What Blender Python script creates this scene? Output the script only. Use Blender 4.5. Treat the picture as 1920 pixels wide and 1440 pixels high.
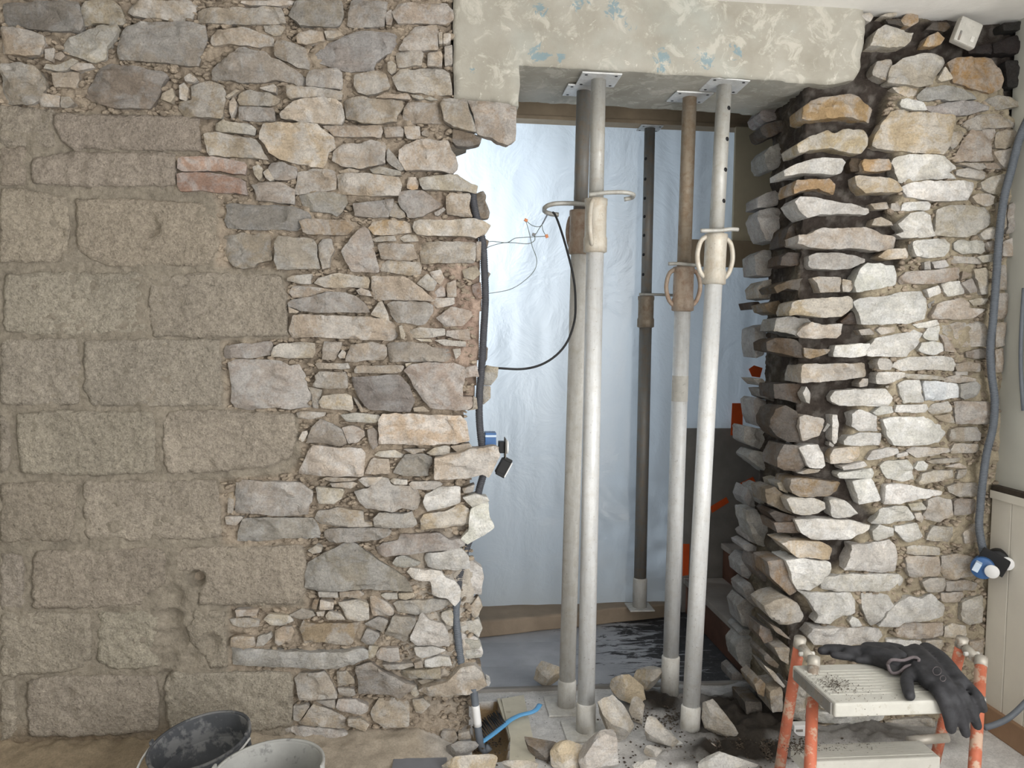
import bpy, bmesh, math, random
import numpy as np
from mathutils import Vector, Matrix, geometry
random.seed(7); RNG = np.random.default_rng(7)
for _o in list(bpy.data.objects): bpy.data.objects.remove(_o)
SC = bpy.context.scene
COL = SC.collection

# ------------------------------------------------------------------ camera
F_PX, DIST, CAM_H = 1474.6, 2.37, 1.233
YAW, PITCH, ROLL = math.radians(5.7), math.radians(3.01), math.radians(0.874)
CAM = np.array([0.0, -DIST, CAM_H])
FW = np.array([math.sin(YAW)*math.cos(PITCH), math.cos(YAW)*math.cos(PITCH), -math.sin(PITCH)])
_rt = np.array([math.cos(YAW), -math.sin(YAW), 0.0]); _up = np.cross(_rt, FW)
RT = math.cos(ROLL)*_rt + math.sin(ROLL)*_up
UP = -math.sin(ROLL)*_rt + math.cos(ROLL)*_up
cam_data = bpy.data.cameras.new('camera'); cam_data.sensor_width = 36.0
cam_data.lens = F_PX/1920.0*36.0; cam_data.clip_start = 0.02
cam = bpy.data.objects.new('camera', cam_data); COL.objects.link(cam)
_m = Matrix.Identity(4)
for i in range(3):
    _m[i][0] = RT[i]; _m[i][1] = UP[i]; _m[i][2] = -FW[i]; _m[i][3] = CAM[i]
cam.matrix_world = _m
SC.camera = cam
# ------------------------------------------------------------------ view, world and daylight
SC.view_settings.view_transform = 'Standard'; SC.view_settings.look = 'None'
SC.view_settings.gamma = 1.0; SC.view_settings.use_curve_mapping = False
SC.view_settings.exposure = -0.30
try:
    SC.cycles.use_denoising = True; SC.cycles.max_bounces = 7; SC.cycles.diffuse_bounces = 5
except Exception: pass
world = bpy.data.worlds.new('sky'); SC.world = world; world.use_nodes = True
_bg = world.node_tree.nodes['Background']; _bg.inputs[0].default_value = (0.75, 0.86, 1.0, 1); _bg.inputs[1].default_value = 0.6
def area(name, loc, target, sx, sy, watts, col=(1, 1, 1), spread=180):
    l = bpy.data.lights.new(name, 'AREA'); l.shape = 'RECTANGLE'; l.size = sx; l.size_y = sy
    l.energy = watts; l.color = col; l.spread = math.radians(spread)
    o = bpy.data.objects.new(name, l); COL.objects.link(o); o.location = loc
    o.rotation_euler = (Vector(target)-Vector(loc)).to_track_quat('-Z', 'Y').to_euler()
    return o
WIN_A, WIN_ADDED, WIN_Z0, WIN_Z1 = (-1.95, -0.85), (-3.8, -2.3), 0.75, 2.15
X_SIDE = 1.832
# daylight through the side window, a second window added for light, and an unseen glazed door behind the camera
_zc = (WIN_Z0+WIN_Z1)/2
area('window_daylight', (X_SIDE+0.11, sum(WIN_A)/2, _zc), (0.3, -0.6, 1.0), 1.05, 1.35, 15, (1.0, 0.99, 0.975))
area('window_daylight', (X_SIDE+0.11, sum(WIN_ADDED)/2, 1.14), (-0.3, 0.0, 1.0), 1.45, 1.95, 150, (1.0, 0.985, 0.96))  # added, unseen window: puts slanting light on the left wall
area('door_daylight', (-0.2, -4.1, 1.35), (0.1, 0, 1.1), 2.1, 1.75, 34, (1.0, 0.975, 0.94))
# daylight of the room behind the plastic sheet
area('rear_window_daylight', (-0.52, 1.62, 1.78), (0.5, 1.35, 1.75), 0.9, 0.8, 46, (0.88, 0.945, 1.0))
# ------------------------------------------------------------------ helpers
def ray(px, py): return FW + (px-960)/F_PX*RT - (py-720)/F_PX*UP
def PY(px, py, y=0.0):
    d = ray(px, py); return CAM + d*((y-CAM[1])/d[1])
def PZ(px, py, z=0.0):
    d = ray(px, py); return CAM + d*((z-CAM[2])/d[2])
def PX(px, py, x=0.0):
    d = ray(px, py); return CAM + d*((x-CAM[0])/d[0])
def srgb(c):
    c = [v/255.0 for v in c[:3]]
    return tuple(v/12.92 if v <= 0.04045 else ((v+0.055)/1.055)**2.4 for v in c)+(1.0,)
def _hash(ix, iy, iz, seed):
    h = (ix.astype(np.uint64)*np.uint64(374761393) + iy.astype(np.uint64)*np.uint64(668265263)
         + iz.astype(np.uint64)*np.uint64(2246822519) + np.uint64(seed*3266489917 % (1 << 32))) & np.uint64(0xffffffff)
    h = ((h ^ (h >> np.uint64(13)))*np.uint64(1274126177)) & np.uint64(0xffffffff)
    h = ((h ^ (h >> np.uint64(16)))*np.uint64(2654435761)) & np.uint64(0xffffffff)
    return (h ^ (h >> np.uint64(15))).astype(np.float64)/4294967295.0
def vnoise(p, seed=0):
    p = np.asarray(p, float); b = np.floor(p); f = p-b; f = f*f*(3-2*f)
    b = (b.astype(np.int64)+1000000)
    r = 0
    for dx in (0, 1):
        for dy in (0, 1):
            for dz in (0, 1):
                w = (f[:, 0] if dx else 1-f[:, 0])*(f[:, 1] if dy else 1-f[:, 1])*(f[:, 2] if dz else 1-f[:, 2])
                r = r + w*_hash(b[:, 0]+dx, b[:, 1]+dy, b[:, 2]+dz, seed)
    return r*2-1
def fbm(p, scale, octs=4, seed=0, gain=0.5):
    p = np.asarray(p, float)*scale; a = 1.0; r = np.zeros(len(p))
    for i in range(octs):
        r += a*vnoise(p, seed+i*17); p = p*2.03+11.3; a *= gain
    return r
def inside(pts, poly):
    x, z = pts[:, 0], pts[:, 1]; c = np.zeros(len(pts), bool); n = len(poly)
    for i in range(n):
        x0, z0 = poly[i]; x1, z1 = poly[(i+1) % n]
        if z0 == z1: continue
        t = ((z0 > z) != (z1 > z)) & (x < (x1-x0)*(z-z0)/(z1-z0)+x0)
        c ^= t
    return c
def dist_poly(pts, poly):
    d = np.full(len(pts), 1e9); n = len(poly)
    for i in range(n):
        a = np.array(poly[i]); b = np.array(poly[(i+1) % n]); ab = b-a; L = ab@ab+1e-12
        t = np.clip(((pts-a)@ab)/L, 0, 1); q = a+t[:, None]*ab
        d = np.minimum(d, np.hypot(*(pts-q).T))
    return d
# ------------------------------------------------------------------ materials
MATS = {}
class NT:
    def __init__(s, name):
        s.m = bpy.data.materials.new(name); s.m.use_nodes = True; s.t = s.m.node_tree; s.n = s.t.nodes
        s.b = s.n['Principled BSDF']; MATS[name] = s.m; s._tc = None
    def node(s, k, **kw):
        o = s.n.new(k)
        for a, v in kw.items(): setattr(o, a, v)
        return o
    def link(s, a, b): s.t.links.new(a, b)
    def coord(s, which='Object', rnd=True, scale=(1, 1, 1), rot=(0, 0, 0)):
        tc = s.node('ShaderNodeTexCoord'); mp = s.node('ShaderNodeMapping')
        s.link(tc.outputs[which], mp.inputs[0]); mp.inputs['Scale'].default_value = scale; mp.inputs['Rotation'].default_value = rot
        if rnd:
            oi = s.node('ShaderNodeObjectInfo'); mu = s.node('ShaderNodeVectorMath', operation='SCALE')
            cx = s.node('ShaderNodeCombineXYZ')
            for i in range(3): s.link(oi.outputs['Random'], cx.inputs[i])
            s.link(cx.outputs[0], mu.inputs[0]); mu.inputs['Scale'].default_value = 37.0
            s.link(mu.outputs[0], mp.inputs['Location'])
        return mp.outputs[0]
    def noise(s, vec, scale, detail=5, rough=0.6, dist=0.0):
        o = s.node('ShaderNodeTexNoise'); s.link(vec, o.inputs['Vector'])
        o.inputs['Scale'].default_value = scale; o.inputs['Detail'].default_value = detail
        o.inputs['Roughness'].default_value = rough; o.inputs['Distortion'].default_value = dist
        return o.outputs['Fac']
    def ramp(s, fac, stops):
        o = s.node('ShaderNodeValToRGB'); s.link(fac, o.inputs[0]); cr = o.color_ramp
        while len(cr.elements) < len(stops): cr.elements.new(0.5)
        for e, (p, c) in zip(cr.elements, stops):
            e.position = p; e.color = c if isinstance(c, tuple) else (c, c, c, 1)
        return o.outputs[0]
    def mix(s, fac, a, b, mode='MIX'):
        o = s.node('ShaderNodeMix', data_type='RGBA', blend_type=mode)
        for sock, v in ((o.inputs[0], fac), (o.inputs[6], a), (o.inputs[7], b)):
            if hasattr(v, 'is_linked') or hasattr(v, 'links'): s.link(v, sock)
            else: sock.default_value = v
        return o.outputs[2]
    def math(s, op, a, b=0.0):
        o = s.node('ShaderNodeMath', operation=op)
        for sock, v in ((o.inputs[0], a), (o.inputs[1], b)):
            if hasattr(v, 'links'): s.link(v, sock)
            else: sock.default_value = v
        return o.outputs[0]
    def bump(s, h, strength=0.5, dist=0.005, prev=None):
        o = s.node('ShaderNodeBump'); s.link(h, o.inputs['Height']); o.inputs['Strength'].default_value = strength
        o.inputs['Distance'].default_value = dist
        if prev is not None: s.link(prev, o.inputs['Normal'])
        return o.outputs[0]
    def done(s, col=None, rough=0.9, normal=None, metal=0.0, spec=0.3):
        b = s.b
        if col is not None:
            if hasattr(col, 'links'): s.link(col, b.inputs['Base Color'])
            else: b.inputs['Base Color'].default_value = col
        if hasattr(rough, 'links'): s.link(rough, b.inputs['Roughness'])
        else: b.inputs['Roughness'].default_value = rough
        b.inputs['Metallic'].default_value = metal; b.inputs['Specular IOR Level'].default_value = spec
        if normal is not None: s.link(normal, b.inputs['Normal'])
        return s.m
def m_stone():
    s = NT('stone'); v = s.coord(); oi = s.node('ShaderNodeObjectInfo')
    n1 = s.noise(v, 7, 6, 0.65); n2 = s.noise(v, 26, 7, 0.7, 0.6)
    vs = s.coord(scale=(1, 1, 3.2), rot=(0.0, 0.5, 0.3)); n3 = s.noise(vs, 18, 6, 0.7, 1.2)
    n4 = s.noise(v, 170, 3, 0.7)
    hs = s.node('ShaderNodeHueSaturation'); s.link(oi.outputs['Color'], hs.inputs['Color']); hs.inputs['Saturation'].default_value = .38; hs.inputs['Value'].default_value = 1.16
    n5 = s.noise(v, 13, 6, .7, .5); base = s.mix(s.ramp(n5, [(.44, 0.0), (.56, .9)]), oi.outputs['Color'], hs.outputs[0])
    c = s.mix(1.0, base, s.ramp(n1, [(0.28, 0.74), (0.5, 1.0), (0.72, 1.14)]), 'MULTIPLY')
    c = s.mix(s.ramp(n2, [(0.44, 0.0), (0.70, 0.45)]), c, s.mix(1.0, c, (1.5, 1.46, 1.4, 1.0), 'MULTIPLY'))
    c = s.mix(s.ramp(n3, [(0.55, 0.0), (0.72, 0.16)]), c, s.mix(1.0, c, srgb((176, 142, 108)), 'MULTIPLY'))
    c = s.mix(0.55, c, s.mix(1.0, c, s.ramp(n4, [(0.3, 0.6), (0.6, 1.12)]), 'MULTIPLY'))
    nn = s.bump(n2, 0.8, 0.014); nn = s.bump(n3, 0.6, 0.010, nn); nn = s.bump(n4, 0.5, 0.0028, nn)
    return s.done(c, 0.92, nn, spec=0.2)
def m_block():
    s = NT('concrete_block'); v = s.coord(); oi = s.node('ShaderNodeObjectInfo')
    n1 = s.noise(v, 5, 5, 0.6); n2 = s.noise(v, 95, 5, 0.75); n3 = s.noise(v, 260, 3, 0.8)
    vo = s.node('ShaderNodeTexVoronoi'); s.link(v, vo.inputs['Vector']); vo.inputs['Scale'].default_value = 150
    c = s.mix(1.0, oi.outputs['Color'], s.ramp(n1, [(0.3, 0.84), (0.7, 1.12)]), 'MULTIPLY')
    c = s.mix(0.9, c, s.mix(1.0, c, s.ramp(n2, [(0.33, 0.66), (0.5, 1.02), (0.66, 1.28)]), 'MULTIPLY'))
    c = s.mix(0.6, c, s.mix(1.0, c, s.ramp(n3, [(0.3, 0.7), (0.65, 1.25)]), 'MULTIPLY'))
    nn = s.bump(n2, 0.9, 0.012); nn = s.bump(vo.outputs['Distance'], 0.5, 0.005, nn); nn = s.bump(n3, 0.6, 0.003, nn)
    return s.done(c, 0.96, nn, spec=0.1)
def m_mortar():
    s = NT('mortar'); v = s.coord(rnd=False)
    at = s.node('ShaderNodeAttribute', attribute_name='tint')
    n1 = s.noise(v, 12, 6, 0.65); n2 = s.noise(v, 75, 5, 0.75); n3 = s.noise(v, 240, 3, 0.8)
    c = s.mix(1.0, at.outputs['Color'], s.ramp(n1, [(0.3, 0.78), (0.7, 1.15)]), 'MULTIPLY')
    c = s.mix(0.8, c, s.mix(1.0, c, s.ramp(n2, [(0.3, 0.68), (0.66, 1.25)]), 'MULTIPLY'))
    nn = s.bump(n2, 0.9, 0.012); nn = s.bump(n3, 0.6, 0.003, nn)
    return s.done(c, 0.97, nn, spec=0.08)
def m_plain(name, rgb, rough=0.6, metal=0.0, var=0.15, scale=20, bump=0.0, bdist=0.002, spec=0.4, detail=5, which='Object', speck=None):
    s = NT(name); v = s.coord(which, rnd=True); n = s.noise(v, scale, detail, 0.65)
    c = s.mix(1.0, srgb(rgb), s.ramp(n, [(0.3, 1-var), (0.7, 1+var)]), 'MULTIPLY')
    if speck:
        n2 = s.noise(v, speck[1], 4, 0.7); c = s.mix(s.ramp(n2, [(speck[2], 0.0), (speck[2]+0.08, speck[3])]), c, srgb(speck[0]))
    nn = s.bump(n, bump, bdist) if bump else None
    return s.done(c, rough, nn, metal, spec)
m_stone(); m_block(); m_mortar()
# ------------------------------------------------------------------ mesh helpers
def link(o, parent=None):
    COL.objects.link(o)
    if parent is not None: o.parent = parent
    return o
def mesh_obj(name, verts, faces, mat, parent=None, loc=(0, 0, 0), smooth=True):
    me = bpy.data.meshes.new(name); me.from_pydata([tuple(map(float, v)) for v in verts], [], [tuple(map(int, f)) for f in faces]); me.update()
    if smooth: me.polygons.foreach_set('use_smooth', [True]*len(me.polygons))
    if mat: me.materials.append(MATS[mat] if isinstance(mat, str) else mat)
    o = bpy.data.objects.new(name, me); link(o, parent); o.location = loc
    return o
def tag(o, label=None, cat=None, group=None, kind=None):
    for k, v in (('label', label), ('category', cat), ('group', group), ('kind', kind)):
        if v: o[k] = v
    return o
def empty(name, loc, label=None, cat=None, group=None):
    o = bpy.data.objects.new(name, None); o.empty_display_size = 0.05; link(o); o.location = tuple(map(float, loc)); tag(o, label, cat, group); return o
def bm_obj(name, bm, mat, parent=None, loc=(0, 0, 0), smooth=False):
    me = bpy.data.meshes.new(name); bmesh.ops.recalc_face_normals(bm, faces=bm.faces[:]); bm.to_mesh(me); bm.free()
    if smooth: me.polygons.foreach_set('use_smooth', [True]*len(me.polygons))
    if mat: me.materials.append(MATS[mat] if isinstance(mat, str) else mat)
    o = bpy.data.objects.new(name, me); link(o, parent); o.location = tuple(map(float, loc)); return o
def box_bm(x0, x1, y0, y1, z0, z1, bev=0.0, seg=2):
    bm = bmesh.new(); bmesh.ops.create_cube(bm, size=1)
    bmesh.ops.scale(bm, vec=(x1-x0, y1-y0, z1-z0), verts=bm.verts); bmesh.ops.translate(bm, vec=((x0+x1)/2, (y0+y1)/2, (z0+z1)/2), verts=bm.verts)
    if bev: bmesh.ops.bevel(bm, geom=bm.edges[:], offset=bev, segments=seg, affect='EDGES', profile=0.6)
    return bm
def frames(path):
    P = [Vector(p) for p in path]; T = []
    for i in range(len(P)):
        a = P[max(i-1, 0)]; b = P[min(i+1, len(P)-1)]; T.append((b-a).normalized())
    up = Vector((0, 0, 1)) if abs(T[0].z) < 0.9 else Vector((0, 1, 0))
    n = (up-T[0]*up.dot(T[0])).normalized(); out = []
    for i in range(len(P)):
        n = (n-T[i]*n.dot(T[i])).normalized(); out.append((P[i], n, T[i].cross(n)))
    return out
def smooth_path(pts, step=0.02):
    P = [Vector(tuple(map(float, p))) for p in pts]; P = [P[0]*2-P[1]]+P+[P[-1]*2-P[-2]]; out = []
    for i in range(1, len(P)-2):
        p0, p1, p2, p3 = P[i-1:i+3]; n = max(2, int((p2-p1).length/step))
        for k in range(n):
            t = k/n
            out.append(0.5*((2*p1)+(p2-p0)*t+(2*p0-5*p1+4*p2-p3)*t*t+(3*p1-p0-3*p2+p3)*t**3))
    out.append(P[-2]); return out
def tube_geo(path, radii, seg=12, caps=True, sy=1.0):
    fr = frames(path); V = []; Fc = []
    if not hasattr(radii, '__len__'): radii = [radii]*len(fr)
    for (p, n, b), r in zip(fr, radii):
        for k in range(seg):
            a = 2*math.pi*k/seg; V.append(p+n*(r*math.cos(a)*sy)+b*(r*math.sin(a)))
    for i in range(len(fr)-1):
        for k in range(seg):
            k2 = (k+1) % seg; Fc.append((i*seg+k, i*seg+k2, (i+1)*seg+k2, (i+1)*seg+k))
    if caps:
        Fc.append(tuple(range(seg))[::-1]); Fc.append(tuple(range((len(fr)-1)*seg, len(fr)*seg)))
    return V, Fc
def tube(name, path, radii, mat, parent=None, seg=12, loc=(0, 0, 0), caps=True, sy=1.0):
    V, Fc = tube_geo([Vector(tuple(map(float, p)))-Vector(tuple(map(float, loc))) for p in path], radii, seg, caps, sy)
    return mesh_obj(name, V, Fc, mat, parent, tuple(map(float, loc)))
def lathe(name, prof, mat, parent=None, loc=(0, 0, 0), seg=32, closed=False):
    V = []; Fc = []
    for r, z in prof:
        for k in range(seg): a = 2*math.pi*k/seg; V.append((r*math.cos(a), r*math.sin(a), z))
    n = len(prof)
    for i in range(n-1 if not closed else n):
        j = (i+1) % n
        for k in range(seg): k2 = (k+1) % seg; Fc.append((i*seg+k, i*seg+k2, j*seg+k2, j*seg+k))
    if not closed:
        if prof[0][0] > 1e-5: Fc.append(tuple(range(seg))[::-1])
        if prof[-1][0] > 1e-5: Fc.append(tuple(range((n-1)*seg, n*seg)))
    return mesh_obj(name, V, Fc, mat, parent, loc)
def conduit(name, pts, r, mat, parent=None, pitch=0.0052, seg=12):
    P = smooth_path(pts, pitch/4); R = []
    for i in range(len(P)): R.append(r*(1.0, 1.0, 0.86, 0.86)[i % 4])
    return tube(name, P, R, mat, parent, seg)
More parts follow.
